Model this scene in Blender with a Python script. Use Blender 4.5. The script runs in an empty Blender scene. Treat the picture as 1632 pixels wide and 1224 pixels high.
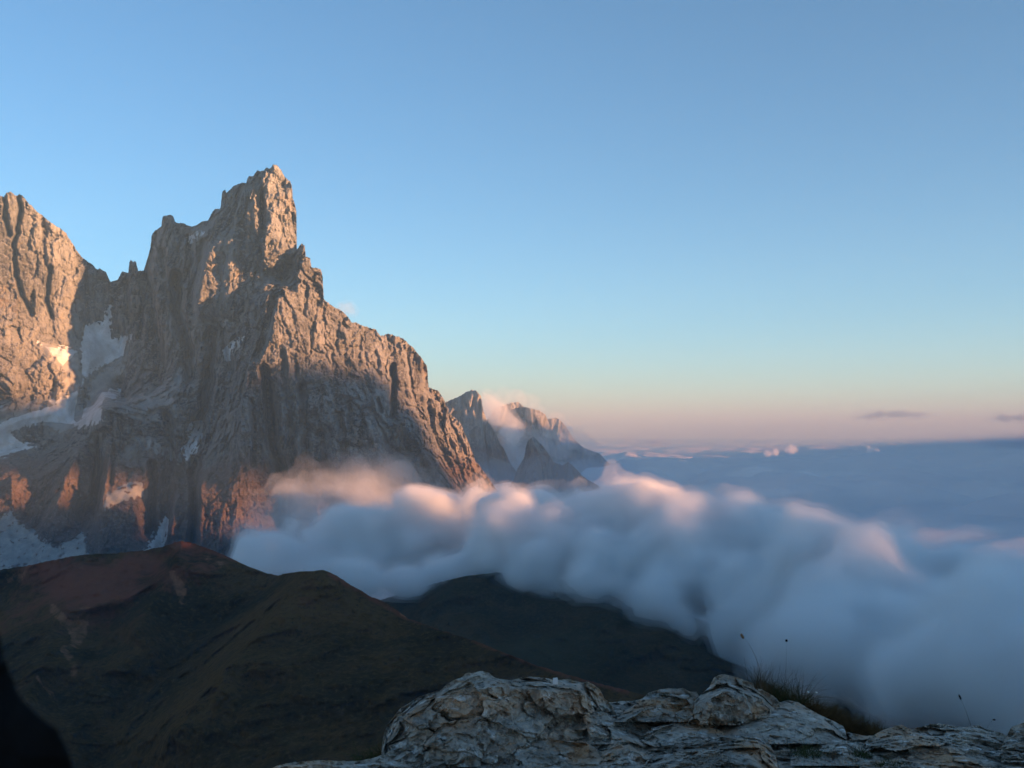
import bpy, math
import numpy as np
from mathutils import Vector

# ------------------------------------------------------------------ camera, world, sun, exposure
scene = bpy.context.scene
COL = scene.collection
F, CX, HY = 1750.0, 816.0, 690.0            # focal length and eye level, in photograph pixels
cam = bpy.data.cameras.new('camera'); camera = bpy.data.objects.new('camera', cam)
COL.objects.link(camera); scene.camera = camera
camera.rotation_euler = (math.radians(90), 0, 0)
cam.sensor_width = 36.0
cam.lens = 36.0 * F / 1632.0
cam.shift_y = (HY - 612.0) / 1632.0
cam.clip_start, cam.clip_end = 0.05, 400000.0
cam.dof.use_dof = True
cam.dof.focus_distance = 9.0
cam.dof.aperture_fstop = 17.0

EL, AZ = 4.0, 121.0                         # sun elevation, clockwise azimuth from +Y (behind, to the right)
world = bpy.data.worlds.new('World'); scene.world = world
world.use_nodes = True
wt = world.node_tree
sky = wt.nodes.new('ShaderNodeTexSky'); sky.sky_type = 'NISHITA'; sky.sun_disc = False
sky.sun_elevation = math.radians(EL); sky.sun_rotation = math.radians(AZ)
sky.altitude = 2300; sky.air_density = 0.8; sky.dust_density = 0.3; sky.ozone_density = 2.6
wb = wt.nodes.new('ShaderNodeMix'); wb.data_type = 'RGBA'; wb.blend_type = 'MULTIPLY'      # camera white balance
wb.inputs[0].default_value = 1.0; wb.inputs[7].default_value = (1.11, 1.19, 1.08, 1)
wt.links.new(sky.outputs[0], wb.inputs[6]); wt.links.new(wb.outputs[2], wt.nodes['Background'].inputs[0])
wt.nodes['Background'].inputs[1].default_value = 0.083

TS = Vector((math.sin(math.radians(AZ)) * math.cos(math.radians(EL)),
             math.cos(math.radians(AZ)) * math.cos(math.radians(EL)), math.sin(math.radians(EL))))
sun = bpy.data.lights.new('sun', 'SUN'); sun_o = bpy.data.objects.new('sun', sun); COL.objects.link(sun_o)
sun.energy = 5.0; sun.angle = math.radians(0.6); sun.color = (1.0, 0.575, 0.28)
sun_o.rotation_euler = (-TS).to_track_quat('-Z', 'Y').to_euler()

vs = scene.view_settings
vs.view_transform = 'Standard'; vs.look = 'None'; vs.gamma = 1.0; vs.use_curve_mapping = False
vs.exposure = 2.03
scene.render.engine = 'CYCLES'
cy = scene.cycles
cy.max_bounces = 16; cy.diffuse_bounces = 3; cy.glossy_bounces = 2; cy.volume_bounces = 14
cy.transparent_max_bounces = 96; cy.transmission_bounces = 2
cy.use_denoising = True
cy.use_adaptive_sampling = True; cy.adaptive_threshold = 0.02
cy.sample_clamp_indirect = 5.0

# ------------------------------------------------------------------ noise (vectorised)
_rs = np.random.RandomState(7)
PERM = _rs.permutation(256).astype(np.int64); PERM = np.concatenate([PERM, PERM])
GRAD = _rs.normal(size=(256, 3)); GRAD /= np.linalg.norm(GRAD, axis=1)[:, None]

def perlin(p):
    i = np.floor(p).astype(np.int64); f = p - i
    u = f * f * f * (f * (f * 6 - 15) + 10)
    i &= 255
    def g(dx, dy, dz):
        h = PERM[(PERM[(PERM[(i[:, 0] + dx) & 255] + i[:, 1] + dy) & 255] + i[:, 2] + dz) & 255]
        gr = GRAD[h]
        return gr[:, 0] * (f[:, 0] - dx) + gr[:, 1] * (f[:, 1] - dy) + gr[:, 2] * (f[:, 2] - dz)
    lx = lambda a, b: a + u[:, 0] * (b - a)
    x00 = lx(g(0, 0, 0), g(1, 0, 0)); x10 = lx(g(0, 1, 0), g(1, 1, 0))
    x01 = lx(g(0, 0, 1), g(1, 0, 1)); x11 = lx(g(0, 1, 1), g(1, 1, 1))
    y0 = x00 + u[:, 1] * (x10 - x00); y1 = x01 + u[:, 1] * (x11 - x01)
    return (y0 + u[:, 2] * (y1 - y0)) * 1.6

def fbm(p, octv=5, lac=2.03, gain=0.5, seed=0.0):
    s = np.zeros(len(p)); a = 1.0; q = p + np.array([seed * 17.3, seed * 9.1, seed * 5.7]); n = 0
    for k in range(octv):
        s += a * perlin(q); n += a; a *= gain; q = q * lac + 11.7
    return s / n

def ridged(p, octv=5, lac=2.07, gain=0.5, seed=0.0):
    s = np.zeros(len(p)); a = 1.0; q = p + np.array([seed * 13.1, seed * 7.9, seed * 3.3]); n = 0; w = 1.0
    for k in range(octv):
        v = 1 - np.abs(perlin(q)); v = v * v * w
        w = np.clip(v * 1.6, 0, 1)
        s += a * v; n += a; a *= gain; q = q * lac + 5.3
    return s / n

def worley(p, seed=0):
    i = np.floor(p).astype(np.int64); f = p - i
    f1 = np.full(len(p), 9.0); f2 = np.full(len(p), 9.0); cid = np.zeros(len(p), np.int64); off = np.zeros_like(p)
    for dx in (-1, 0, 1):
        for dy in (-1, 0, 1):
            for dz in (-1, 0, 1):
                h = PERM[(PERM[(PERM[(i[:, 0] + dx + seed) & 255] + i[:, 1] + dy) & 255] + i[:, 2] + dz) & 255]
                o = GRAD[h] * 0.5 + 0.5
                d = np.sqrt((dx + o[:, 0] - f[:, 0]) ** 2 + (dy + o[:, 1] - f[:, 1]) ** 2 + (dz + o[:, 2] - f[:, 2]) ** 2)
                nw = d < f1
                f2 = np.where(nw, f1, np.minimum(f2, d)); cid = np.where(nw, h, cid); f1 = np.where(nw, d, f1)
                off[nw] = (f - (np.array([dx, dy, dz]) + o))[nw]
    return f1, f2, cid, off

def facets(p, seed=0):
    """broken flat plates: every cell is a plane with a tilt of its own"""
    f1, f2, cid, off = worley(p, seed)
    return (GRAD[(cid * 7 + 3) & 255] * off).sum(1) + ((cid % 23) / 23.0 - 0.5) * 0.5, f1, f2

def sstep(a, b, x):
    t = np.clip((x - a) / (b - a), 0, 1); return t * t * (3 - 2 * t)

# ------------------------------------------------------------------ object helpers
def link_mesh(name, verts, faces, mat=None, parent=None, smooth=True):
    me = bpy.data.meshes.new(name)
    verts = np.asarray(verts, dtype=np.float32)
    me.vertices.add(len(verts)); me.vertices.foreach_set('co', verts.ravel())
    if isinstance(faces, np.ndarray):
        k = faces.shape[1]; n = len(faces)
        me.loops.add(n * k); me.loops.foreach_set('vertex_index', faces.astype(np.int32).ravel())
        me.polygons.add(n); me.polygons.foreach_set('loop_start', (np.arange(n) * k).astype(np.int32))
        try: me.polygons.foreach_set('loop_total', np.full(n, k, np.int32))
        except Exception: pass
        me.update(calc_edges=True); me.validate()
    else:
        me.from_pydata([], [], []) if False else None
        me.clear_geometry(); me.from_pydata([tuple(v) for v in verts.tolist()], [], faces); me.update()
    if smooth: me.polygons.foreach_set('use_smooth', np.ones(len(me.polygons), bool))
    if mat: me.materials.append(mat)
    o = bpy.data.objects.new(name, me); COL.objects.link(o)
    if parent: o.parent = parent
    return o

def tag(o, label=None, cat=None, group=None, kind=None):
    if label: o['label'] = label
    if cat: o['category'] = cat
    if group: o['group'] = group
    if kind: o['kind'] = kind
    return o

# ------------------------------------------------------------------ materials
def new_mat(name):
    m = bpy.data.materials.new(name); m.use_nodes = True
    return m, m.node_tree, m.node_tree.nodes['Principled BSDF'], m.node_tree.nodes['Material Output']

class NT:
    def __init__(s, nt): s.nt = nt; s.tc = nt.nodes.new('ShaderNodeTexCoord')
    def n(s, t, **kw):
        nd = s.nt.nodes.new(t)
        for k, v in kw.items(): setattr(nd, k, v)
        return nd
    def l(s, a, b): s.nt.links.new(a, b)
    def coord(s, scale=(1, 1, 1), rot=(0, 0, 0)):
        mp = s.n('ShaderNodeMapping'); mp.inputs['Scale'].default_value = scale; mp.inputs['Rotation'].default_value = rot
        s.l(s.tc.outputs['Object'], mp.inputs[0]); return mp.outputs[0]
    def noise(s, vec, scale, detail=6, rough=0.6, dist=0.0):
        nd = s.n('ShaderNodeTexNoise'); s.l(vec, nd.inputs['Vector'])
        nd.inputs['Scale'].default_value = scale; nd.inputs['Detail'].default_value = detail
        nd.inputs['Roughness'].default_value = rough; nd.inputs['Distortion'].default_value = dist
        return nd.outputs['Fac']
    def ramp(s, fac, a, b):
        nd = s.n('ShaderNodeMapRange'); nd.interpolation_type = 'SMOOTHSTEP'
        s.l(fac, nd.inputs['Value']); nd.inputs['From Min'].default_value = a; nd.inputs['From Max'].default_value = b
        return nd.outputs['Result']
    def mix(s, fac, a, b):
        nd = s.n('ShaderNodeMix', data_type='RGBA')
        for inp, v in ((nd.inputs[0], fac), (nd.inputs[6], a), (nd.inputs[7], b)):
            if hasattr(v, 'links') or isinstance(v, bpy.types.NodeSocket): s.l(v, inp)
            elif isinstance(v, tuple): inp.default_value = (*v, 1.0)
            else: inp.default_value = v
        return nd.outputs[2]
    def math(s, op, a, b=0.0):
        nd = s.n('ShaderNodeMath', operation=op)
        for inp, v in ((nd.inputs[0], a), (nd.inputs[1], b)):
            if isinstance(v, bpy.types.NodeSocket): s.l(v, inp)
            else: inp.default_value = v
        return nd.outputs[0]
    def z(s):
        g = s.n('ShaderNodeNewGeometry'); sp = s.n('ShaderNodeSeparateXYZ'); s.l(g.outputs['Position'], sp.inputs[0])
        return sp.outputs[2]
    def nz(s):
        g = s.n('ShaderNodeNewGeometry'); sp = s.n('ShaderNodeSeparateXYZ'); s.l(g.outputs['Normal'], sp.inputs[0])
        return sp.outputs[2]
    def attr(s, name):
        a = s.n('ShaderNodeAttribute'); a.attribute_name = name; return a.outputs['Fac']
    def bump(s, h, strength, dist, bsdf):
        b = s.n('ShaderNodeBump'); b.inputs['Strength'].default_value = strength; b.inputs['Distance'].default_value = dist
        s.l(h, b.inputs['Height']); s.l(b.outputs[0], bsdf.inputs['Normal'])

def mat_dolomite():
    m, nt, bs, out = new_mat('dolomite'); t = NT(nt)
    v = t.coord((1, 1, 0.22)); vi = t.coord()
    n1 = t.noise(v, 0.012, 8, 0.62, 0.4); n2 = t.noise(v, 0.05, 6, 0.65); n3 = t.noise(vi, 0.006, 5, 0.6)
    c = t.mix(t.ramp(n1, 0.34, 0.66), (0.140, 0.141, 0.144), (0.415, 0.40, 0.385))
    c = t.mix(t.math('MULTIPLY', t.ramp(n2, 0.52, 0.72), 0.6), c, (0.075, 0.077, 0.08))
    c = t.mix(t.math('MULTIPLY', t.ramp(n3, 0.56, 0.70), 0.55), c, (0.44, 0.31, 0.18))
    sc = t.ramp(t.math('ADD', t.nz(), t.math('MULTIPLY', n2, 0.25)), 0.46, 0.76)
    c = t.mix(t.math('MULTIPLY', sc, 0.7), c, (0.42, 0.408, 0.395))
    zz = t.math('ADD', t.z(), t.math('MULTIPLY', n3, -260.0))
    red = t.ramp(zz, -150.0, -250.0)  # lower walls: red sunlight put into the rock colour, along with redder strata
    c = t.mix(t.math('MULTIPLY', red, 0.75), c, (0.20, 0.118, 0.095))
    # dark joints and weathered cracks
    vw = t.n('ShaderNodeTexNoise'); t.l(vi, vw.inputs['Vector']); vw.inputs['Scale'].default_value = 0.03; vw.inputs['Detail'].default_value = 4
    vm = t.n('ShaderNodeVectorMath', operation='MULTIPLY_ADD'); t.l(vw.outputs['Color'], vm.inputs[0]); vm.inputs[1].default_value = (26, 26, 26); t.l(v, vm.inputs[2])
    for sc_, lo_, hi_, k_ in ((0.030, 0.06, 0.0, 0.5), (0.085, 0.08, 0.0, 0.35)):
        vo = t.n('ShaderNodeTexVoronoi', feature='DISTANCE_TO_EDGE'); t.l(vm.outputs[0], vo.inputs['Vector']); vo.inputs['Scale'].default_value = sc_
        mk = t.math('MULTIPLY', t.ramp(vo.outputs['Distance'], lo_, hi_), t.ramp(n1, 0.62, 0.42))
        c = t.mix(t.math('MULTIPLY', mk, k_), c, (0.06, 0.057, 0.056))
    n5 = t.noise(vi, 0.11, 6, 0.75)
    c = t.mix(t.math('MULTIPLY', t.ramp(n5, 0.52, 0.68), 0.45), c, (0.48, 0.465, 0.445))
    t.l(c, bs.inputs['Base Color']); bs.inputs['Roughness'].default_value = 0.95
    bs.inputs['Specular IOR Level'].default_value = 0.1
    h = t.math('ADD', t.noise(v, 0.07, 8, 0.7), t.math('MULTIPLY', t.noise(vi, 0.2, 4, 0.6), 0.4))
    t.bump(h, 1.0, 22.0, bs)
    return m

def mat_snow():
    m, nt, bs, out = new_mat('old_snow'); t = NT(nt); v = t.coord()
    n = t.noise(v, 0.02, 6, 0.65); n2 = t.noise(t.coord((1, 1, 0.3)), 0.05, 5, 0.6)
    c = t.mix(t.ramp(n, 0.35, 0.7), (0.50, 0.50, 0.50), (0.72, 0.73, 0.75))
    c = t.mix(t.math('MULTIPLY', t.ramp(n2, 0.58, 0.72), 0.5), c, (0.36, 0.34, 0.32))
    t.l(c, bs.inputs['Base Color']); bs.inputs['Roughness'].default_value = 0.8
    t.bump(n2, 0.5, 5.0, bs)
    return m

def mat_meadow(reddish=True):
    m, nt, bs, out = new_mat('alpine_meadow'); t = NT(nt); v = t.coord()
    n1 = t.noise(v, 0.006, 8, 0.65, 0.5); n2 = t.noise(v, 0.06, 6, 0.7); n3 = t.noise(v, 0.0022, 5, 0.6)
    c = t.mix(t.ramp(n1, 0.35, 0.65), *(((0.050, 0.030, 0.010), (0.135, 0.070, 0.024)) if reddish else ((0.040, 0.029, 0.010), (0.098, 0.058, 0.021))))
    c = t.mix(t.math('MULTIPLY', t.ramp(n2, 0.45, 0.7), 0.5), c, (0.055, 0.034, 0.012))
    n6 = t.noise(v, 0.16, 8, 0.75)
    c = t.mix(t.math('MULTIPLY', t.ramp(n6, 0.5, 0.64), 0.55), c, (0.15, 0.092, 0.036) if reddish else (0.11, 0.075, 0.032))
    c = t.mix(t.math('MULTIPLY', t.ramp(n6, 0.48, 0.36), 0.6), c, (0.022, 0.017, 0.007))
    if reddish:
        a = t.attr('earth')
        e = t.ramp(t.math('ADD', a, t.math('ADD', t.math('MULTIPLY', t.math('SUBTRACT', n2, 0.5), 1.5), t.math('MULTIPLY', t.math('SUBTRACT', n1, 0.5), 1.8))), 0.25, 0.95)
        c = t.mix(t.math('MULTIPLY', e, 0.7), c, (0.27, 0.09, 0.055))
        s = t.attr('scar')
        e2 = t.ramp(t.math('ADD', s, t.math('MULTIPLY', t.math('SUBTRACT', n2, 0.5), 1.2)), 0.45, 0.8)
        c = t.mix(t.math('MULTIPLY', e2, t.ramp(n2, 0.3, 0.75)), c, (0.34, 0.16, 0.085))
    else:
        c = t.mix(t.math('MULTIPLY', t.ramp(n3, 0.5, 0.7), 0.6), c, (0.085, 0.072, 0.034))
    t.l(c, bs.inputs['Base Color']); bs.inputs['Roughness'].default_value = 1.0
    bs.inputs['Specular IOR Level'].default_value = 0.0
    t.bump(t.math('ADD', n2, t.noise(v, 0.25, 5, 0.7)), 0.7, 4.0, bs)
    return m

def mat_limestone(dark=1.0, warm=0.5, name='weathered_limestone'):
    m, nt, bs, out = new_mat(name); t = NT(nt); v = t.coord(); vz = t.coord((1, 1, 2.6), (0.1, 0.05, 0))
    n1 = t.noise(v, 3.2, 9, 0.66, 0.4); n2 = t.noise(v, 16, 7, 0.7); n3 = t.noise(vz, 2.1, 6, 0.6); n4 = t.noise(v, 55, 4, 0.7)
    d = lambda c: tuple(x * dark for x in c)
    c = t.mix(t.ramp(n1, 0.32, 0.68), d((0.14, 0.114, 0.09)), d((0.36, 0.305, 0.25)))
    c = t.mix(t.math('MULTIPLY', t.ramp(n2, 0.5, 0.68), 0.75), c, d((0.055, 0.052, 0.050)))
    c = t.mix(t.math('MULTIPLY', t.ramp(n3, 0.50, 0.66), warm), c, d((0.40, 0.225, 0.12)))
    vo = t.n('ShaderNodeTexVoronoi'); t.l(v, vo.inputs['Vector']); vo.inputs['Scale'].default_value = 11
    lich = t.math('MULTIPLY', t.ramp(vo.outputs['Distance'], 0.36, 0.18), t.ramp(n2, 0.40, 0.60))
    c = t.mix(t.math('MULTIPLY', lich, 0.75), c, d((0.52, 0.49, 0.45)))
    c = t.mix(t.math('MULTIPLY', t.ramp(n4, 0.56, 0.72), 0.5), c, d((0.07, 0.066, 0.06)))
    t.l(c, bs.inputs['Base Color']); bs.inputs['Roughness'].default_value = 0.92
    bs.inputs['Specular IOR Level'].default_value = 0.15
    t.bump(t.math('ADD', t.math('ADD', n2, t.math('MULTIPLY', n4, 0.45)), t.math('MULTIPLY', n1, 0.8)), 0.8, 0.02, bs)
    return m

def mat_plain(name, col, rough=0.9, vary=0.35, scale=40):
    m, nt, bs, out = new_mat(name); t = NT(nt); n = t.noise(t.coord(), scale, 5, 0.6)
    c = t.mix(t.ramp(n, 0.3, 0.7), tuple(x * (1 - vary) for x in col), tuple(x * (1 + vary) for x in col))
    t.l(c, bs.inputs['Base Color']); bs.inputs['Roughness'].default_value = rough
    bs.inputs['Specular IOR Level'].default_value = 0.1
    return m

def mat_cloudtop():
    m, nt, bs, out = new_mat('cloud_sea'); t = NT(nt)
    bs.inputs['Base Color'].default_value = (0.80, 0.80, 0.82, 1); bs.inputs['Roughness'].default_value = 1.0
    bs.inputs['Specular IOR Level'].default_value = 0.0
    return m

def mat_vol(name, dens, col=(0.995, 0.995, 0.995), aniso=0.0, absorb=None):
    m = bpy.data.materials.new(name); m.use_nodes = True; nt = m.node_tree
    nt.nodes.remove(nt.nodes['Principled BSDF'])
    pv = nt.nodes.new('ShaderNodeVolumePrincipled')
    pv.inputs['Color'].default_value = (*col, 1); pv.inputs['Density'].default_value = dens
    pv.inputs['Anisotropy'].default_value = aniso
    if absorb: pv.inputs['Absorption Color'].default_value = (*absorb, 1)
    nt.links.new(pv.outputs[0], nt.nodes['Material Output'].inputs['Volume'])
    try: m.cycles.homogeneous_volume = True
    except Exception: pass
    return m

# ------------------------------------------------------------------ relief builder: a solid rock face with its own depth, thickness and back
def P3(x, y, d):
    x = np.asarray(x, float); y = np.asarray(y, float); d = np.asarray(d, float)
    return np.stack([(x - CX) / F * d, d, (HY - y) / F * d], -1)

def harmonic(x0, x1, y0, y1, step, lines):
    nx, ny = int((x1 - x0) / step) + 2, int((y1 - y0) / step) + 2
    W = np.zeros((ny, nx)); V = np.zeros((ny, nx))
    for ln in lines:
        for (ax, ay, ad), (bx, by, bd) in zip(ln[:-1], ln[1:]):
            n = max(2, int(math.hypot(bx - ax, by - ay) / step * 2.5))
            tt = np.linspace(0, 1, n)
            ix = np.round((ax + (bx - ax) * tt - x0) / step).astype(int); iy = np.round((ay + (by - ay) * tt - y0) / step).astype(int)
            ok = (ix >= 0) & (ix < nx) & (iy >= 0) & (iy < ny)
            np.add.at(W, (iy[ok], ix[ok]), 1); np.add.at(V, (iy[ok], ix[ok]), (ad + (bd - ad) * tt)[ok])
    def solve(W, V, init, it):
        fx = W > 0; val = np.where(fx, V / np.maximum(W, 1e-9), 0)
        D = np.where(fx, val, init)
        for _ in range(it):
            p = np.pad(D, 1, mode='edge')
            D = np.where(fx, val, 0.25 * (p[:-2, 1:-1] + p[2:, 1:-1] + p[1:-1, :-2] + p[1:-1, 2:]))
        return D
    lv = [(W, V)]
    while min(lv[-1][0].shape) > 8:
        w, v = lv[-1]; h, k = (w.shape[0] + 1) // 2, (w.shape[1] + 1) // 2
        w2 = np.zeros((h * 2, k * 2)); v2 = w2.copy(); w2[:w.shape[0], :w.shape[1]] = w; v2[:w.shape[0], :w.shape[1]] = v
        lv.append((w2.reshape(h, 2, k, 2).sum((1, 3)), v2.reshape(h, 2, k, 2).sum((1, 3))))
    D = np.full(lv[-1][0].shape, (V.sum() / W.sum()))
    for w, v in lv[::-1]:
        if D.shape != w.shape:
            D = np.repeat(np.repeat(D, 2, 0), 2, 1)[:w.shape[0], :w.shape[1]]
        D = solve(w, v, D, 160)
    p = np.pad(D, 1, mode='edge'); D = 0.5 * D + 0.125 * (p[:-2, 1:-1] + p[2:, 1:-1] + p[1:-1, :-2] + p[1:-1, 2:])
    return D

def sample(D, x0, y0, step, x, y):
    fx = np.clip((x - x0) / step, 0, D.shape[1] - 1.001); fy = np.clip((y - y0) / step, 0, D.shape[0] - 1.001)
    ix, iy = fx.astype(int), fy.astype(int); fx -= ix; fy -= iy
    return (D[iy, ix] * (1 - fx) + D[iy, ix + 1] * fx) * (1 - fy) + (D[iy + 1, ix] * (1 - fx) + D[iy + 1, ix + 1] * fx) * fy

class Relief:
    def __init__(s, name, sil, ybot, step, lines, disp, mat, back=(24, 0.7, 5.0), jag=None, cstep=None, xr=None, parent=None):
        sil = np.array(sil, float); xa, xb = xr or (sil[0, 0], sil[-1, 0])
        xs = np.arange(xa, xb + step * 0.5, step)
        yt = np.interp(xs, sil[:, 0], sil[:, 1])
        if jag: yt = yt + jag(xs, yt)
        ytop = yt.min(); cstep = cstep or max(step * 2, (xb - xa) / 260)
        y0 = ytop - 6 * step
        D = harmonic(xa, xb, y0, ybot, cstep, lines)
        ys = np.arange(ytop, ybot + step * 0.5, step)
        nb, ba, bb = back
        u = (np.arange(nb, 0, -1) ** 1.6)                       # rows of the far side, in pixels above the edge
        rows = np.concatenate([ytop - u, ys])
        X, R = np.meshgrid(xs, rows); T = np.broadcast_to(yt, X.shape)
        over = np.maximum(T - R, 0)                              # > 0: this vertex belongs to the far side
        base_y = np.maximum(R, T)
        d = sample(D, xa, y0, cstep, X.ravel(), base_y.ravel()).reshape(X.shape)
        s.d0 = d.copy()
        P = P3(X, base_y, d)
        dd = disp(P.reshape(-1, 3), X.ravel(), base_y.ravel()).reshape(X.shape)
        d = d + dd
        y2 = base_y + over * ba; d2 = d + over * bb
        y2 = HY + (y2 - HY) * d / d2 if False else y2
        s.P = P3(X, y2, d2); s.X, s.Y, s.d, s.over = X, base_y, d, over
        ny, nx = X.shape
        idx = np.arange(ny * nx).reshape(ny, nx)
        q = np.stack([idx[:-1, :-1], idx[1:, :-1], idx[1:, 1:], idx[:-1, 1:]], -1).reshape(-1, 4)
        s.shape = (ny, nx)
        s.o = link_mesh(name, s.P.reshape(-1, 3), q, mat, parent)
    def add_attr(s, name, vals):
        a = s.o.data.attributes.new(name, 'FLOAT', 'POINT'); a.data.foreach_set('value', vals.ravel().astype(np.float32))

def poly_sdf(poly, x, y):
    """pixels inside the outline are positive"""
    poly = np.array(poly, float); n = len(poly); d = np.full(x.shape, 1e9); ins = np.zeros(x.shape, bool)
    for i in range(n):
        ax, ay = poly[i]; bx, by = poly[(i + 1) % n]
        ex, ey = bx - ax, by - ay
        t = np.clip(((x - ax) * ex + (y - ay) * ey) / (ex * ex + ey * ey + 1e-9), 0, 1)
        d = np.minimum(d, np.hypot(x - ax - t * ex, y - ay - t * ey))
        c = ((ay > y) != (by > y)) & (x < (bx - ax) * (y - ay) / (by - ay + 1e-12) + ax)
        ins ^= c
    return np.where(ins, d, -d)

def line_dist(pts, x, y):
    d = np.full(x.shape, 1e9)
    for (ax, ay), (bx, by) in zip(pts[:-1], pts[1:]):
        ex, ey = bx - ax, by - ay
        t = np.clip(((x - ax) * ex + (y - ay) * ey) / (ex * ex + ey * ey + 1e-9), 0, 1)
        d = np.minimum(d, np.hypot(x - ax - t * ex, y - ay - t * ey))
    return d

def drape(rel, name, poly, mat, parent, lift=2.5, smooth=6, label=None, wob=3.0, sink=4.0):
    """a patch lying on a relief: follows its smoothed depth, thickest in the middle, edges sunk into the rock"""
    ny, nx = rel.shape
    P0 = P3(rel.X, rel.Y, rel.d)
    nz = fbm(P0.reshape(-1, 3) * 0.03, 4).reshape(ny, nx)
    sd = poly_sdf(poly, rel.X, rel.Y) + nz * wob
    sd[rel.over > 0] = -99
    d = rel.d.copy()
    for _ in range(smooth):
        p = np.pad(d, 1, mode='edge'); d = (p[:-2, 1:-1] + p[2:, 1:-1] + p[1:-1, :-2] + p[1:-1, 2:] + d) / 5
    d = d - np.clip(sd * 0.9, -sink, lift)
    use = sd > -3.5
    f = use[:-1, :-1] & use[1:, :-1] & use[1:, 1:] & use[:-1, 1:]
    idx = np.arange(ny * nx).reshape(ny, nx)
    q = np.stack([idx[:-1, :-1], idx[1:, :-1], idx[1:, 1:], idx[:-1, 1:]], -1)[f]
    if len(q) == 0: return None
    un, inv = np.unique(q, return_inverse=True)
    P = P3(rel.X.ravel()[un], rel.Y.ravel()[un], d.ravel()[un])
    o = link_mesh(name, P, inv.reshape(-1, 4), mat, parent)
    if label: o['label'] = label
    return o

# ------------------------------------------------------------------ the massif
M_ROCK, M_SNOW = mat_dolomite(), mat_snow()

SIL = [(-170, 330), (-120, 345), (-60, 318), (0, 310), (6, 313), (8, 310), (10, 305), (17, 305), (28, 312), (31, 310), (37, 311), (46, 323), (61, 338), (81, 354),
       (105, 370), (115, 387), (132, 411), (147, 421), (155, 429), (159, 426), (169, 434), (176, 448), (187, 446), (195, 432), (204, 434),
       (206.5, 414), (211, 414), (212.5, 417), (214, 414), (217, 416), (218.5, 424), (220.5, 431), (229, 430), (235, 411), (240, 392), (241, 377), (246, 367), (257, 359),
       (258.6, 345), (267, 341), (275, 342), (280, 355), (294, 356), (306, 361), (318, 354), (331, 351), (336, 341), (343, 332), (351, 333), (354, 305),
       (359, 302), (361, 307), (372, 296), (384, 291), (392, 290), (394, 283), (397, 280), (403, 280), (410, 271), (420, 272), (424, 266), (430, 268), (435, 262), (442, 263),
       (449, 272), (454, 282), (462, 288), (465.5, 297), (466.7, 316), (470, 325), (473, 338), (473.5, 397), (478, 391), (481, 387), (486, 391), (487.5, 409),
       (494, 410), (496.5, 425), (504, 427), (511, 429), (514, 436), (515.5, 461), (516.5, 477), (528, 486), (545, 496), (555, 505), (560, 514), (567, 513), (582, 520),
       (599, 525), (606, 534), (623, 531), (643, 540), (658, 554), (672, 569), (681, 584), (683, 617), (698, 621), (708, 638), (715, 658), (732, 670),
       (741, 690), (748, 707), (757, 732), (771, 751), (784, 768), (798, 789), (830, 832), (870, 905), (900, 960)]
L = []
def D_(*pts): L.append(list(pts))
# the peak on the left: a broad wall
D_((-170, 330, 3540), (-60, 318, 3590), (0, 308, 3630), (40, 312, 3660), (105, 370, 3735), (150, 425, 3785), (174, 446, 3780))
D_((-170, 640, 3440), (0, 640, 3470), (40, 625, 3500), (105, 600, 3580), (132, 570, 3690))
D_((-170, 480, 3510), (0, 480, 3600), (70, 480, 3685), (130, 490, 3765))
D_((152, 520, 3810), (172, 570, 3790), (150, 640, 3630), (60, 700, 3470), (-60, 730, 3390), (-170, 740, 3350))
D_((-170, 610, 3390), (-20, 605, 3400), (12, 612, 3395), (22, 640, 3375), (-20, 665, 3370))
# main crest of the tower mountain, far left to summit
D_((181, 447, 3860), (211, 416, 3835), (240, 385, 3785), (267, 343, 3740), (320, 356, 3655), (355, 306, 3565), (396, 282, 3460), (415, 275, 3420))
D_((190, 560, 3840), (203, 520, 3800), (212, 470, 3790))
D_((186, 605, 3790), (200, 640, 3640))
D_((240, 500, 3730), (250, 600, 3630), (250, 640, 3440))
D_((285, 430, 3650), (290, 520, 3560), (310, 600, 3440), (300, 660, 3340))
# lit pillars in the north face
D_((353, 371, 3452), (331, 411, 3432), (320, 465, 3405), (313, 498, 3390))
D_((312, 400, 3600), (305, 460, 3560), (300, 500, 3520))
D_((358, 408, 3448), (348, 443, 3425), (344, 475, 3402), (352, 498, 3385))
D_((345, 515, 3440), (320, 512, 3470))
D_((376, 355, 3438), (366, 397, 3410), (367, 440, 3388), (362, 482, 3368))
D_((384, 405, 3412), (390, 440, 3392), (378, 470, 3366))
D_((405, 306, 3378), (407, 365, 3366)); D_((419, 315, 3386), (418, 365, 3376))
D_((428, 270, 3375), (423, 310, 3365), (422, 360, 3355), (427, 420, 3335))
D_((436, 330, 3362), (438, 400, 3345)); D_((448, 350, 3375), (447, 405, 3350))
D_((436, 263, 3362), (450, 275, 3372), (465, 300, 3392), (473, 345, 3400), (473, 395, 3405))
D_((412, 430, 3372), (432, 440, 3385), (448, 450, 3405), (466, 420, 3410))
D_((484, 392, 3300), (478, 420, 3285), (474, 462, 3255))
D_((500, 428, 3320), (515, 455, 3330), (517, 478, 3320))
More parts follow.
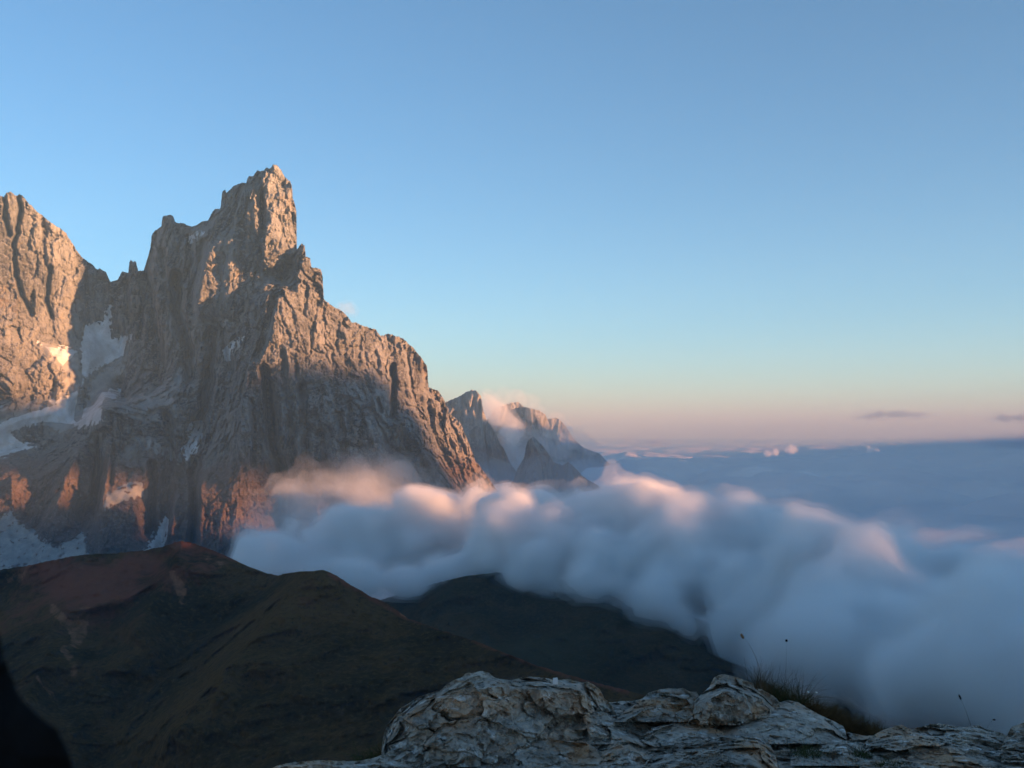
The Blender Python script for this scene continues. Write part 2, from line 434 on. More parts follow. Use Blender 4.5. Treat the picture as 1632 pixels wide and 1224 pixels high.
# the big right-hand face: its near edge, then falling away to the right
D_((452, 460, 3215), (439, 480, 3180), (436, 510, 3160), (426, 545, 3145), (416, 580, 3140), (412, 602, 3140))
D_((474, 468, 3250), (517, 484, 3320), (558, 513, 3370), (623, 534, 3430), (672, 570, 3490), (683, 618, 3530), (708, 640, 3560), (748, 708, 3600), (798, 790, 3640), (900, 960, 3640))
D_((410, 500, 3300), (395, 545, 3290), (385, 580, 3270))
D_((520, 570, 3230), (516, 640, 3170), (505, 700, 3130))
D_((628, 585, 3395), (627, 660, 3330)); D_((636, 590, 3420), (634, 660, 3352))
D_((560, 600, 3290), (566, 650, 3225))
D_((645, 670, 3300), (662, 700, 3285), (690, 745, 3265), (720, 800, 3240))
D_((650, 715, 3350), (690, 715, 3420), (740, 770, 3480))
# the pillar under the face, gullies either side
D_((395, 590, 3210), (388, 640, 3150), (384, 700, 3090), (378, 800, 3010), (370, 880, 2970))
D_((372, 600, 3300), (350, 650, 3290), (330, 700, 3280), (312, 745, 3240))
D_((320, 775, 3035), (318, 880, 2990))
D_((306, 790, 3120), (304, 880, 3060))
D_((425, 605, 3240), (430, 655, 3215), (440, 730, 3160), (456, 800, 3110), (460, 880, 3060))
D_((480, 640, 3160), (485, 720, 3080), (500, 800, 3010), (500, 900, 2960))
D_((540, 700, 3150), (560, 800, 3060)); D_((600, 690, 3220), (620, 800, 3110))
# lower buttresses on the left
D_((312, 672, 3400), (303, 700, 3370), (297, 740, 3330), (275, 800, 3240), (255, 870, 3160))
D_((230, 640, 3460), (200, 648, 3380), (167, 652, 3270))
D_((166, 655, 3262), (163, 720, 3175), (160, 800, 3096), (155, 870, 3042))
D_((225, 690, 3270), (215, 760, 3170), (210, 820, 3090), (200, 890, 3030))
D_((285, 770, 3170), (272, 830, 3100), (275, 890, 3060))
D_((155, 690, 3420), (158, 730, 3380), (150, 780, 3300), (130, 830, 3220))
D_((125, 720, 3210), (105, 760, 3150), (90, 820, 3100), (80, 850, 3080))
D_((140, 730, 3260), (142, 800, 3180))
D_((20, 690, 3440), (60, 725, 3430), (110, 700, 3500)); D_((48, 760, 3260), (45, 810, 3200), (50, 840, 3150))
D_((20, 765, 3190), (22, 850, 3130)); D_((-60, 760, 3150), (-60, 850, 3100)); D_((-170, 760, 3120), (-170, 850, 3080))
D_((-170, 960, 2900), (100, 950, 2900), (300, 950, 2880), (500, 960, 2860), (700, 960, 2980), (900, 975, 3300))

GROOVES = [  # (line, half width px, depth m): chimneys, gullies and slots one can tell apart
    ([(312, 735), (308, 760), (311, 805), (306, 875)], 9, 120), ([(338, 530), (335, 560), (331, 610), (324, 655), (316, 690)], 11, 105), ([(420, 588), (427, 625), (430, 660), (437, 715), (456, 766), (462, 880)], 9, 135),
    ([(166, 690), (163, 730), (160, 760), (150, 810)], 10, 130), ([(481, 615), (484, 660), (488, 700), (492, 780)], 9, 60), ([(512, 690), (520, 740), (535, 800)], 9, 60), ([(556, 640), (560, 690)], 6, 35), ([(540, 660), (548, 720), (560, 770)], 8, 45),
    ([(628, 583), (629, 625), (625, 664)], 5.5, 95), ([(604, 636), (607, 656)], 4.5, 50), ([(418, 306), (419, 340), (417, 366)], 5, 50), ([(446, 345), (449, 372), (445, 395)], 3, 12),
    ([(30, 312), (33, 338), (24, 380), (22, 412), (28, 445), (34, 470), (49, 500)], 5, 50), ([(80, 425), (75, 455), (73, 480), (82, 505)], 4.5, 38), ([(7, 312), (8, 350), (15, 375)], 4.5, 38), ([(68, 345), (70, 400), (74, 430)], 4, 16), ([(52, 465), (50, 490)], 4, 22), ([(137, 430), (140, 470)], 4, 20),
    ([(436, 474), (423, 533), (408, 570)], 8, 50), ([(227, 425), (240, 468), (244, 520), (256, 570)], 10, 70), ([(279, 440), (284, 468), (282, 500), (299, 549), (304, 600)], 11, 105), ([(222, 440), (228, 490), (222, 540)], 6, 45), ([(325, 386), (320, 411), (305, 468), (308, 500)], 7, 60),
    ([(355, 520), (358, 560), (368, 590)], 8, 55), ([(258, 400), (262, 440)], 7, 35), ([(302, 380), (305, 420), (296, 450)], 8, 45), ([(200, 450), (203, 490)], 5, 30),
    ([(455, 620), (462, 680), (470, 740)], 8, 50), ([(450, 560), (455, 610)], 5, 34), ([(470, 585), (476, 620)], 5, 34), ([(176, 660), (180, 720), (178, 770)], 5, 36), ([(192, 665), (195, 720)], 5, 30), ([(265, 660), (272, 720), (262, 770)], 8, 60), ([(241, 740), (243, 790), (240, 850)], 8, 85),
    ([(400, 640), (404, 700), (402, 740)], 6, 40), ([(360, 660), (364, 720)], 7, 40), ([(680, 640), (690, 690), (715, 740)], 6, 35), ([(600, 560), (604, 600)], 3.5, 16), ([(575, 540), (572, 580)], 3.5, 15), ([(540, 515), (535, 560)], 3.5, 14), ([(650, 570), (655, 620)], 3.5, 15), ([(505, 480), (500, 520), (494, 560)], 3.5, 14)]
SPURS = [([(395, 590), (392, 640), (388, 705)], 24, 60), ([(214, 416), (212, 450), (206, 490)], 10, 36), ([(262, 350), (262, 420), (250, 480)], 15, 50), ([(268, 520), (275, 580), (280, 640)], 16, 50), ([(320, 520), (318, 580)], 10, 40),
         ([(205, 655), (205, 700)], 22, 40), ([(283, 770), (273, 850)], 8, 45), ([(450, 640), (455, 690)], 10, 35), ([(520, 650), (516, 720)], 16, 40), ([(600, 640), (590, 700)], 14, 35), ([(640, 670), (662, 700), (690, 745)], 10, 35)]

def massif_disp(P, x, y):
    gx = x + fbm(np.stack([y * 0.05, x * 0.02, x * 0], -1), 3, seed=31) * 5
    form = np.zeros(len(x))
    for ln, w_, dp in GROOVES: form += 1.15 * dp * np.clip(1.15 - line_dist(ln, gx, y) / w_, 0, 1)
    for ln, w_, dp in SPURS: form -= dp * np.clip(1 - line_dist(ln, gx, y) / (w_ * 1.5), 0, 1)
    q = P.copy()
    q[:, 0] += fbm(P / 200.0, 3, seed=2) * 26; q[:, 2] += fbm(P / 160.0, 3, seed=5) * 40
    v = q * np.array([1, 0.6, 0.36])
    smooth_zone = sstep(30, -25, poly_sdf([(105, 540), (130, 640), (0, 650), (-170, 640), (-170, 770), (60, 740), (160, 700), (215, 560), (205, 520), (150, 480)], x, y))
    smooth_zone = 0.25 + 0.75 * smooth_zone
    left = sstep(200, 120, x) * sstep(640, 560, y)
    low = sstep(690, 760, y) * sstep(470, 430, x)
    face = sstep(-15, 25, poly_sdf([(440, 465), (520, 475), (600, 520), (680, 575), (700, 640), (640, 660), (420, 610)], x, y))
    face = np.maximum(face, sstep(-4, 8, poly_sdf([(424, 262), (440, 258), (470, 300), (478, 400), (430, 425), (421, 330)], x, y)) * 1.2)
    amp = (1 - 0.6 * left) * smooth_zone * (1 - 0.6 * low) * (1 - 0.45 * face)
    north = 1 - 0.58 * sstep(-12, 18, poly_sdf([(205, 440), (245, 350), (355, 310), (425, 275), (420, 480), (430, 540), (405, 600), (300, 660), (200, 640)], x, y))
    r1 = (ridged(v / 150.0, 4, seed=1) - 0.5) * -58 * north
    r2 = (ridged(v / 50.0, 5, seed=3, gain=0.6) - 0.5) * -17
    n3 = fbm(q * np.array([1, 1, 0.6]) / 26.0, 6, seed=4, gain=0.72) * 13
    # narrow chimneys and cracks running down the walls
    w = q * np.array([1, 0.5, 0.16]); w[:, 0] += fbm(P / 40.0, 4, seed=9) * 8
    cr = sstep(0.11, 0.0, np.abs(fbm(w / 80.0, 3, seed=12))) * 13 + sstep(0.14, 0.0, np.abs(fbm(w / 34.0, 3, seed=13))) * 5
    # facets: broken plates of rock, large and small
    qf = q + np.stack([fbm(P / 22.0, 3, seed=21), fbm(P / 22.0, 3, seed=22), fbm(P / 22.0, 3, seed=23)], -1) * 12
    fa, f1, f2 = facets(qf * np.array([1, 1, 0.55]) / 70.0, 5)
    cleft = sstep(0.16, 0.0, f2 - f1) * 24 * (0.35 + 0.65 * sstep(-0.25, 0.2, fbm(P / 110.0, 2, seed=33)))
    fb, f1, f2 = facets(qf * np.array([1, 1, 0.7]) / 27.0, 9)
    cleft += sstep(0.16, 0.0, f2 - f1) * 7
    fc, f1, f2 = facets(qf * np.array([1, 1, 0.9]) / 11.5, 19)
    plate = fa * 34 * north + fb * 17 + fc * 7.5 + cleft
    # ledges: bedding steps in height
    z = q[:, 2] + 0.12 * q[:, 0] + fbm(P / 90.0, 4, seed=8) * 60
    st = (z / 58.0) % 1.0
    led = (np.minimum(st / 0.75, (1 - st) / 0.25) - 0.5) * 11 * (0.4 + 0.9 * fbm(P / 120.0, 2, seed=18))
    return (r1 + (r2 + led + cr) * (0.5 + 0.5 * north) + plate) * amp * (1 - 0.5 * sstep(-6, 6, poly_sdf([(352, 366), (380, 348), (394, 440), (380, 480), (358, 502), (306, 502), (318, 440), (328, 408)], x, y))) + form + n3 * (0.45 + 0.55 * smooth_zone)

def massif_jag(xs, yt):
    p = np.stack([xs * 0.11, np.zeros_like(xs), np.zeros_like(xs) + 3.3], -1)
    q = np.stack([xs * 0.45, np.zeros_like(xs), np.zeros_like(xs) + 7.3], -1)
    return fbm(p, 3) * 2.6 - np.abs(perlin(q)) * 2.4 + 1.0

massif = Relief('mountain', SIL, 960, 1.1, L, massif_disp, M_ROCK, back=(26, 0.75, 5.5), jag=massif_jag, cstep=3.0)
tag(massif.o, 'pale rocky mountain massif with a sharp tower peak, lit orange by the low sun', 'mountain', kind='structure')
SNOW = [
    ([(135, 520), (150, 512), (164, 516), (170, 490), (176, 488), (177, 540), (210, 535), (196, 565), (150, 590), (120, 622), (60, 650), (15, 662), (0, 672), (-60, 668), (-60, 720), (0, 722), (40, 712), (18, 690), (40, 680), (80, 676), (130, 682), (162, 672), (168, 640), (188, 640), (190, 622), (160, 620), (148, 640), (122, 668), (132, 610), (128, 558), (95, 552), (60, 545), (100, 590), (128, 560)], 'long grey snowfield in the hollow between the two peaks'),
    ([(-60, 725), (0, 720), (38, 706), (62, 712), (40, 716), (8, 728), (-60, 740)], None),
    ([(305, 374), (318, 369), (323, 371), (312, 383), (303, 386)], None),
    ([(350, 511), (361, 511), (356, 519)], None),
    ([(385, 538), (388, 537), (380, 552), (372, 560), (366, 573), (361, 573), (357, 560), (368, 547)], 'slanting white snow patch below the tower'),
    ([(302, 676), (311, 672), (324, 673), (320, 695), (312, 720), (302, 741), (297, 735), (291, 716), (300, 705)], 'white snow tongue at the head of the gully'),
    ([(262, 824), (266, 828), (265, 850), (258, 878), (228, 882), (245, 850)], None),
]
for poly, lab in SNOW:
    small = len(poly) < 14
    drape(massif, 'snow_patch', poly, M_SNOW, massif.o, label=lab, smooth=16 if small else 18, lift=13.0, wob=1.6 if small else 2.5)

M_SCREE = mat_plain('pale_scree', (0.30, 0.293, 0.285), vary=0.2, scale=0.03)
for poly in ([(62, 545), (80, 548), (103, 554), (127, 559), (131, 600), (130, 622), (118, 627), (93, 637), (100, 615), (108, 598), (88, 581), (70, 560)],
             [(-60, 650), (24, 640), (49, 642), (98, 640), (127, 627), (130, 647), (137, 671), (100, 690), (73, 680), (24, 676), (-60, 690)],
             [(147, 605), (193, 568), (198, 590), (186, 603), (171, 618), (190, 637), (159, 652), (137, 650)],
             [(-80, 850), (0, 829), (18, 810), (31, 835), (49, 844), (67, 859), (92, 872), (135, 847), (140, 890), (92, 900), (0, 925), (-80, 935)],
             [(169, 650), (220, 641), (262, 630), (300, 655), (262, 668), (233, 672), (196, 660)],
             [(211, 694), (245, 700), (292, 728), (285, 738), (250, 722), (221, 708)],
             [(165, 790), (200, 772), (232, 768), (228, 790), (190, 800), (160, 815)],
             [(180, 640), (240, 628), (300, 575), (318, 570), (290, 615), (250, 645), (190, 655)]):
    drape(massif, 'scree', poly, M_SCREE, massif.o, smooth=16, lift=4.0, wob=4.5, sink=6.0)

# ------------------------------------------------------------------ far peaks
def far_disp(amp):
    def f(P, x, y):
        v = P * np.array([1, 0.6, 0.3])
        return sstep(0.14, 0.0, np.abs(fbm(P * np.array([1, .6, .2]) / 130.0, 3, seed=12))) * 40 * amp + (ridged(v / 300.0, 4, seed=6) - 0.5) * -110 * amp + (ridged(v / 95.0, 4, seed=9) - 0.5) * -45 * amp + fbm(P / 40, 3, seed=3) * 10 * amp
    return f
def far_peak(sil, D, lines, label, name='mountain', amp=1.0, ybot=900):
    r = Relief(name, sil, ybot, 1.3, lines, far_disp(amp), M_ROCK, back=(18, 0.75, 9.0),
               jag=lambda xs, yt: fbm(np.stack([xs * 0.3, xs * 0, xs * 0 + D], -1), 3) * 1.6)
    tag(r.o, label, 'mountain', kind='structure'); return r
far_peak([(660, 690), (690, 655), (710, 641), (732, 631), (742, 625), (752, 621), (759, 622.5), (767, 631), (770, 653), (776, 670), (789, 687), (796, 705), (803, 714), (812, 735), (828, 760), (860, 800), (900, 850), (960, 900)], 6400,
         [[(660, 690, 6600), (710, 641, 6550), (752, 621, 6450), (768, 640, 6440), (796, 705, 6500), (860, 800, 6500), (960, 900, 6550)],
          [(735, 680, 6400), (745, 760, 6250), (760, 900, 6000)], [(660, 900, 6100), (860, 900, 6050), (960, 905, 6300)], [(785, 740, 6350), (810, 820, 6200)]],
         'blue shadowed rock peak with a slanting flat top behind the massif')
far_peak([(800, 790), (818, 765), (825, 746), (835, 729), (838, 712), (841, 702), (850, 695), (857, 702), (863, 708), (870, 717), (882, 736), (896, 741), (906, 736), (916, 744), (928, 758), (943, 768), (953, 773), (975, 800), (1010, 850)], 5700,
         [[(800, 790, 5900), (835, 729, 5850), (850, 695, 5800), (870, 717, 5830), (906, 736, 5800), (953, 773, 5900), (1010, 850, 5950)],
          [(850, 697, 5790), (853, 760, 5600), (860, 880, 5400)], [(905, 740, 5790), (905, 880, 5500)], [(880, 745, 5850), (882, 880, 5600)], [(800, 900, 5500), (1010, 900, 5600)]],
         'small pointed blue rock spire in front of the cloudy far peaks')
far_peak([(760, 690), (790, 650), (816, 641), (826, 640), (835, 648), (848, 651), (860, 654), (870, 661), (875, 675), (882, 690), (888, 712), (900, 740), (920, 800), (950, 860)], 8200,
         [[(760, 690, 8600), (816, 641, 8450), (860, 654, 8400), (875, 675, 8420), (900, 740, 8450), (950, 860, 8500)],
          [(840, 690, 8250), (835, 760, 8100)], [(865, 700, 8300), (870, 780, 8100)], [(760, 900, 7900), (950, 900, 7950)]],
         'distant rose-lit rock peak half wrapped in cloud', amp=1.3)
far_peak([(840, 690), (870, 668), (887, 665), (896, 672), (904, 682), (915, 700), (931, 714), (955, 722), (968, 736), (975, 740), (985, 746), (1000, 749), (1014, 751), (1040, 775), (1080, 830)], 9400,
         [[(840, 690, 9600), (887, 665, 9550), (931, 714, 9500), (985, 746, 9500), (1080, 830, 9700)], [(890, 760, 9200), (950, 790, 9100)], [(840, 900, 8800), (1080, 900, 9000)]],
         'faint far blue ridge running down into the sea of cloud')

# ------------------------------------------------------------------ dark grassy hills
M_MEADOW, M_MEADOW2 = mat_meadow(True), mat_meadow(False)
HS = [(-420, 1010), (-300, 960), (-120, 925), (0, 908), (40, 902), (80, 893), (130, 884), (180, 882), (230, 877), (262, 870), (278, 865), (290, 863), (302, 864), (330, 873), (370, 890), (400, 904), (425, 913),
      (444, 917), (460, 913), (485, 910), (517, 909), (535, 916), (560, 932), (590, 950), (620, 962), (650, 985), (700, 1003), (760, 1022), (810, 1042), (860, 1062), (905, 1075), (940, 1085), (980, 1095), (1020, 1105), (1100, 1130), (1250, 1170), (1400, 1230)]
HL = [[(-420, 1010, 1500), (-120, 925, 1480), (0, 908, 1460), (130, 884, 1450), (230, 877, 1440), (290, 864, 1420), (370, 890, 1400), (444, 917, 1330)],
      [(444, 917, 1330), (485, 910, 1190), (517, 909, 1170), (560, 932, 1150), (650, 985, 1100), (760, 1022, 1050), (905, 1075, 990), (1020, 1105, 950), (1250, 1170, 880), (1400, 1230, 850)],
      [(500, 910, 1180), (430, 990, 1090), (360, 1080, 1000), (280, 1180, 910)],
      [(444, 918, 1330), (390, 960, 1290), (300, 1030, 1230), (200, 1120, 1130), (130, 1230, 1020)],
      [(290, 866, 1418), (270, 920, 1330), (250, 960, 1270), (215, 1010, 1190)],
      [(270, 880, 1440), (225, 930, 1380), (170, 985, 1300), (130, 1050, 1200), (115, 1120, 1110), (110, 1230, 1010)],
      [(130, 886, 1445), (110, 960, 1330), (90, 1010, 1250), (60, 1080, 1130), (20, 1180, 1000)],
      [(0, 910, 1455), (-10, 960, 1400), (-40, 1080, 1200)], [(-420, 1240, 980), (-200, 1240, 960), (0, 1240, 950)],
      [(300, 1240, 880), (600, 1240, 780), (900, 1240, 760), (1400, 1300, 760)]]
def hill_disp(P, x, y):
    v = P.copy(); v[:, 0] += fbm(P / 140., 3, seed=4) * 30
    return (ridged(v / 190., 5, seed=2, gain=0.55) - .5) * -62 + (ridged(v / 60., 5, seed=12, gain=0.6) - .5) * -17 + fbm(P / 16., 4, seed=7) * 2.6
hill = Relief('hill', HS, 1300, 2.0, HL, hill_disp, M_MEADOW, back=(26, 0.5, 5.0),
              jag=lambda xs, yt: fbm(np.stack([xs * 0.08, xs * 0, xs * 0 + 1.7], -1), 4) * 2.2)
X, Y = hill.X, hill.Y
e = 0.75 * sstep(60, 0, line_dist([(60, 905), (140, 920), (200, 925), (230, 905)], X, Y)) + 0.8 * sstep(55, 0, line_dist([(295, 875), (330, 895), (290, 915), (280, 930)], X, Y)) \
    + 0.5 * sstep(90, 0, line_dist([(150, 960), (190, 970)], X, Y)) + 0.8 * sstep(9, 0, line_dist([(330, 874), (440, 914)], X, Y)) \
    + 0.75 * sstep(10, 0, line_dist([(525, 914), (560, 934), (640, 980), (760, 1024), (900, 1075), (1000, 1100)], X, Y)) + 0.35 * sstep(150, 0, line_dist([(0, 930), (60, 960)], X, Y))
hill.add_attr('earth', e)
s_ = sstep(16, 0, line_dist([(85, 970), (100, 988), (128, 1010)], X, Y)) + 1.0 * sstep(22, 0, line_dist([(135, 975), (128, 1000), (122, 1022)], X, Y)) + 0.8 * sstep(14, 0, line_dist([(100, 1035), (120, 1060), (118, 1075)], X, Y)) \
    + 0.75 * sstep(9, 0, line_dist([(60, 1080), (75, 1098), (90, 1115)], X, Y)) + 0.8 * sstep(14, 0, line_dist([(275, 915), (290, 940)], X, Y)) + 0.75 * sstep(14, 0, line_dist([(285, 930), (290, 960)], X, Y)) \
    + 0.7 * sstep(20, 0, line_dist([(330, 885), (350, 900)], X, Y)) + 0.9 * sstep(7, 0, line_dist([(640, 978), (665, 986)], X, Y)) + 0.65 * sstep(24, 0, line_dist([(20, 925), (50, 905)], X, Y))
hill.add_attr('scar', s_)
tag(hill.o, 'dark grassy hill with bare reddish earth along its crest and gullies', 'hill', kind='structure')

HS2 = [(480, 1010), (600, 958), (640, 945), (690, 930), (740, 918), (790, 912), (850, 914), (900, 924), (960, 938), (1050, 962), (1150, 1000), (1250, 1060), (1400, 1150), (1600, 1260)]
HL2 = [[(480, 1010, 2000), (690, 930, 1950), (790, 912, 1920), (900, 924, 1880), (1050, 962, 1800), (1250, 1060, 1650), (1600, 1260, 1450)],
       [(700, 980, 1800), (780, 1000, 1740), (860, 990, 1760)], [(760, 1000, 1730), (900, 1030, 1650), (1000, 1060, 1560), (1100, 1090, 1490)],
       [(800, 960, 1830), (950, 1000, 1690), (1050, 1030, 1600), (1180, 1090, 1480)],
       [(480, 1200, 1350), (800, 1200, 1280), (1200, 1220, 1200), (1600, 1300, 1150)]]
hill2 = Relief('hill', HS2, 1280, 2.5, HL2, lambda P, x, y: (ridged(P / 230., 4, seed=5) - .5) * -80 + (ridged(P / 70., 5, seed=15) - .5) * -20 + fbm(P / 18., 3, seed=7) * 2.5, M_MEADOW2, back=(26, 0.5, 6.0))
tag(hill2.o, 'dark green rounded hill under the rolling bank of cloud', 'hill', kind='structure')

# ground sheet of the valley, out to the horizon
def sheet(name, rs, azs, zf, mat):
    R, A = np.meshgrid(rs, np.radians(azs), indexing='ij')
    X, Y = R * np.sin(A), R * np.cos(A)
    P = np.stack([X, Y, zf(X, Y)], -1); ny, nx = R.shape
    idx = np.arange(ny * nx).reshape(ny, nx)
    q = np.stack([idx[:-1, :-1], idx[:-1, 1:], idx[1:, 1:], idx[1:, :-1]], -1).reshape(-1, 4)
    return link_mesh(name, P.reshape(-1, 3), q, mat)
g = sheet('ground', np.geomspace(3, 90000, 140), np.linspace(-180, 180, 145),
          lambda X, Y: np.maximum(-3 - 0.5 * np.hypot(X, Y), -930) + 60 * fbm(np.stack([X.ravel() / 900, Y.ravel() / 900, X.ravel() * 0], -1), 4).reshape(X.shape) * sstep(100, 2000, np.hypot(X, Y)), M_MEADOW2)
tag(g, 'dark valley ground far below the cloud', 'ground', kind='structure')

# unseen ridge added behind the viewer's right shoulder to keep the foreground in shade
def shade_ridge_z(X, Y):
    top = -6 + 26 * sstep(10, 90, X) + 18 * sstep(60, 520, X) + 42 * sstep(900, 1500, X) - 53 * sstep(2350, 2700, X) + 80 * sstep(3740, 3960, X) + 105 * sstep(3900, 4350, X) - 300 * sstep(6200, 7600, X)
    cr = -40 - 0.10 * X + 30 * np.sin(X / 310.)
    w = 60 + 0.22 * np.clip(X, 0, 1500)
    d = np.abs(Y - cr) / w
    return top + 9 * fbm(np.stack([X.ravel() / 260, Y.ravel() / 260, X.ravel() * 0 + 4], -1), 5).reshape(X.shape) * sstep(20, 300, X) - 420 * sstep(0, 3.2, d) * sstep(0, 300, X) - 30 * sstep(0, 1.5, d)
rx = np.linspace(12, 7600, 300); ry = np.linspace(-1, 1, 60)
RX, RV = np.meshgrid(rx, ry, indexing='ij'); RW = (60 + 0.22 * np.clip(RX, 0, 1500)) * 3.0
RY = -40 - 0.10 * RX + 30 * np.sin(RX / 310.) + RV * RW
RP = np.stack([RX, RY, shade_ridge_z(RX, RY)], -1); idx = np.arange(RX.size).reshape(RX.shape)
rq = np.stack([idx[:-1, :-1], idx[1:, :-1], idx[1:, 1:], idx[:-1, 1:]], -1).reshape(-1, 4)
tag(link_mesh('hill', RP.reshape(-1, 3), rq, M_MEADOW2), 'unseen grassy ridge added behind the viewer to shade the foreground', 'hill', kind='structure')

# ------------------------------------------------------------------ sea of cloud
def sea_z(X, Y):
    r = np.hypot(X, Y)
    p = np.stack([X.ravel(), Y.ravel(), X.ravel() * 0], -1)
    big = fbm(p / np.array([5200, 3800, 1]), 4, seed=3).reshape(X.shape)
    mid = (np.abs(fbm(p / np.array([1500, 1200, 1]), 4, seed=6)) ** 0.8).reshape(X.shape)
    fine = fbm(p / 420., 4, seed=9).reshape(X.shape)
    far = sstep(88000, 60000, r) * (1 - 0.55 * sstep(9000, 22000, r)) * (0.25 + 0.75 * sstep(2500, 6500, r))
    side = X - 0.62 * Y - 300
    rise = np.clip(side, 0, None) * 0.16
    rise = np.minimum(rise, 40)
    return -400 + (190 * big + 360 * mid + 40 * fine) * far + rise
sea = sheet('clouds', np.geomspace(1900, 88000, 420), np.linspace(-34, 62, 420), sea_z, mat_cloudtop())
tag(sea, 'blue sea of cloud with soft billows stretching to the horizon', 'clouds', kind='stuff')

# unseen mountain chain added right of the view to shade the sea of cloud
cl = np.array([(2150, 2900, 60), (2700, 3900, 330), (3100, 4400, 380), (4600, 6000, 280), (7200, 9500, 130), (10500, 15000, 170), (16000, 24000, 230), (29000, 43000, 300)], float)
tt = np.linspace(0, 7, 290); cx_ = np.interp(tt, np.arange(8), cl[:, 0]); cy0 = np.interp(tt, np.arange(8), cl[:, 1]); ch = np.interp(tt, np.arange(8), cl[:, 2])
vv = np.linspace(-1, 1, 41); wid = 900 + 0.05 * cy0
CXm = cx_[:, None] + vv[None] * wid[:, None] * 0.86; CYm = cy0[:, None] - vv[None] * wid[:, None] * 0.5
pn = np.stack([CXm.ravel() / 1100, CYm.ravel() / 1100, CXm.ravel() * 0], -1)
CZ = ch[:, None] + ((ridged(pn, 5, seed=3) - 0.45) * 320).reshape(CXm.shape) * (1 - 0.5 * np.abs(vv[None])) - (ch[:, None] + 900) * np.abs(vv[None]) ** 1.2
CZ[0] = np.minimum(CZ[0], -700)
idx = np.arange(CZ.size).reshape(CZ.shape)
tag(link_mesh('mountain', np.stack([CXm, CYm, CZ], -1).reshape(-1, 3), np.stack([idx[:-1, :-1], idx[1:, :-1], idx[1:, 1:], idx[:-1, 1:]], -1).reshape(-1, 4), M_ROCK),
    'unseen rocky mountain chain added on the sunset side to shade the sea of cloud', 'mountain', kind='structure')

# ------------------------------------------------------------------ volumetric clouds
def surface_nets(Fd, org, h):
    """closed quad surface of Fd < 0 on a voxel grid"""
    Fd = Fd.copy()
    for ax in range(3):
        sl = [slice(None)] * 3
        for e_ in (0, -1): sl[ax] = e_; Fd[tuple(sl)] = np.maximum(Fd[tuple(sl)], h * 0.5)
    nx, ny, nz = Fd.shape
    c = [Fd[i:nx - 1 + i, j:ny - 1 + j, k:nz - 1 + k] for i in (0, 1) for j in (0, 1) for k in (0, 1)]
    neg = sum((a < 0).astype(np.int8) for a in c)
    act = (neg > 0) & (neg < 8)
    vid = np.full(act.shape, -1, np.int64); vid[act] = np.arange(act.sum())
    ci = np.argwhere(act)
    corners = np.array([(i, j, k) for i in (0, 1) for j in (0, 1) for k in (0, 1)], float)
    vals = np.stack([a[act] for a in c], 1)
    S = np.zeros((len(ci), 3)); N = np.zeros(len(ci))
    for a in range(8):
        for b in range(a + 1, 8):
            if np.abs(corners[a] - corners[b]).sum() != 1: continue
            va, vb = vals[:, a], vals[:, b]; m = (va < 0) != (vb < 0)
            t = np.where(m, va / np.where(m, va - vb, 1), 0)
            S += np.where(m[:, None], corners[a] + t[:, None] * (corners[b] - corners[a]), 0); N += m
    V = (ci + S / N[:, None]) * h + org                      # one vertex per mixed cell
    Q = []
    for ax in range(3):
        o1, o2 = [(1, 2), (2, 0), (0, 1)][ax]
        sa = [slice(None)] * 3; sb = [slice(None)] * 3
        sa[ax] = slice(0, -1); sb[ax] = slice(1, None)
        A, B = Fd[tuple(sa)], Fd[tuple(sb)]
        e_ = np.argwhere((A < 0) != (B < 0))
        e_ = e_[(e_[:, o1] > 0) & (e_[:, o2] > 0) & (e_[:, o1] < Fd.shape[o1] - 1) & (e_[:, o2] < Fd.shape[o2] - 1)]
        if not len(e_): continue
        s = A[tuple(e_.T)] < 0
        def at(d1, d2):
            q = e_.copy(); q[:, o1] += d1; q[:, o2] += d2; return vid[tuple(q.T)]
        quad = np.stack([at(-1, -1), at(0, -1), at(0, 0), at(-1, 0)], 1)
        quad[~s] = quad[~s][:, ::-1]; Q.append(quad)
    return V, np.concatenate(Q)

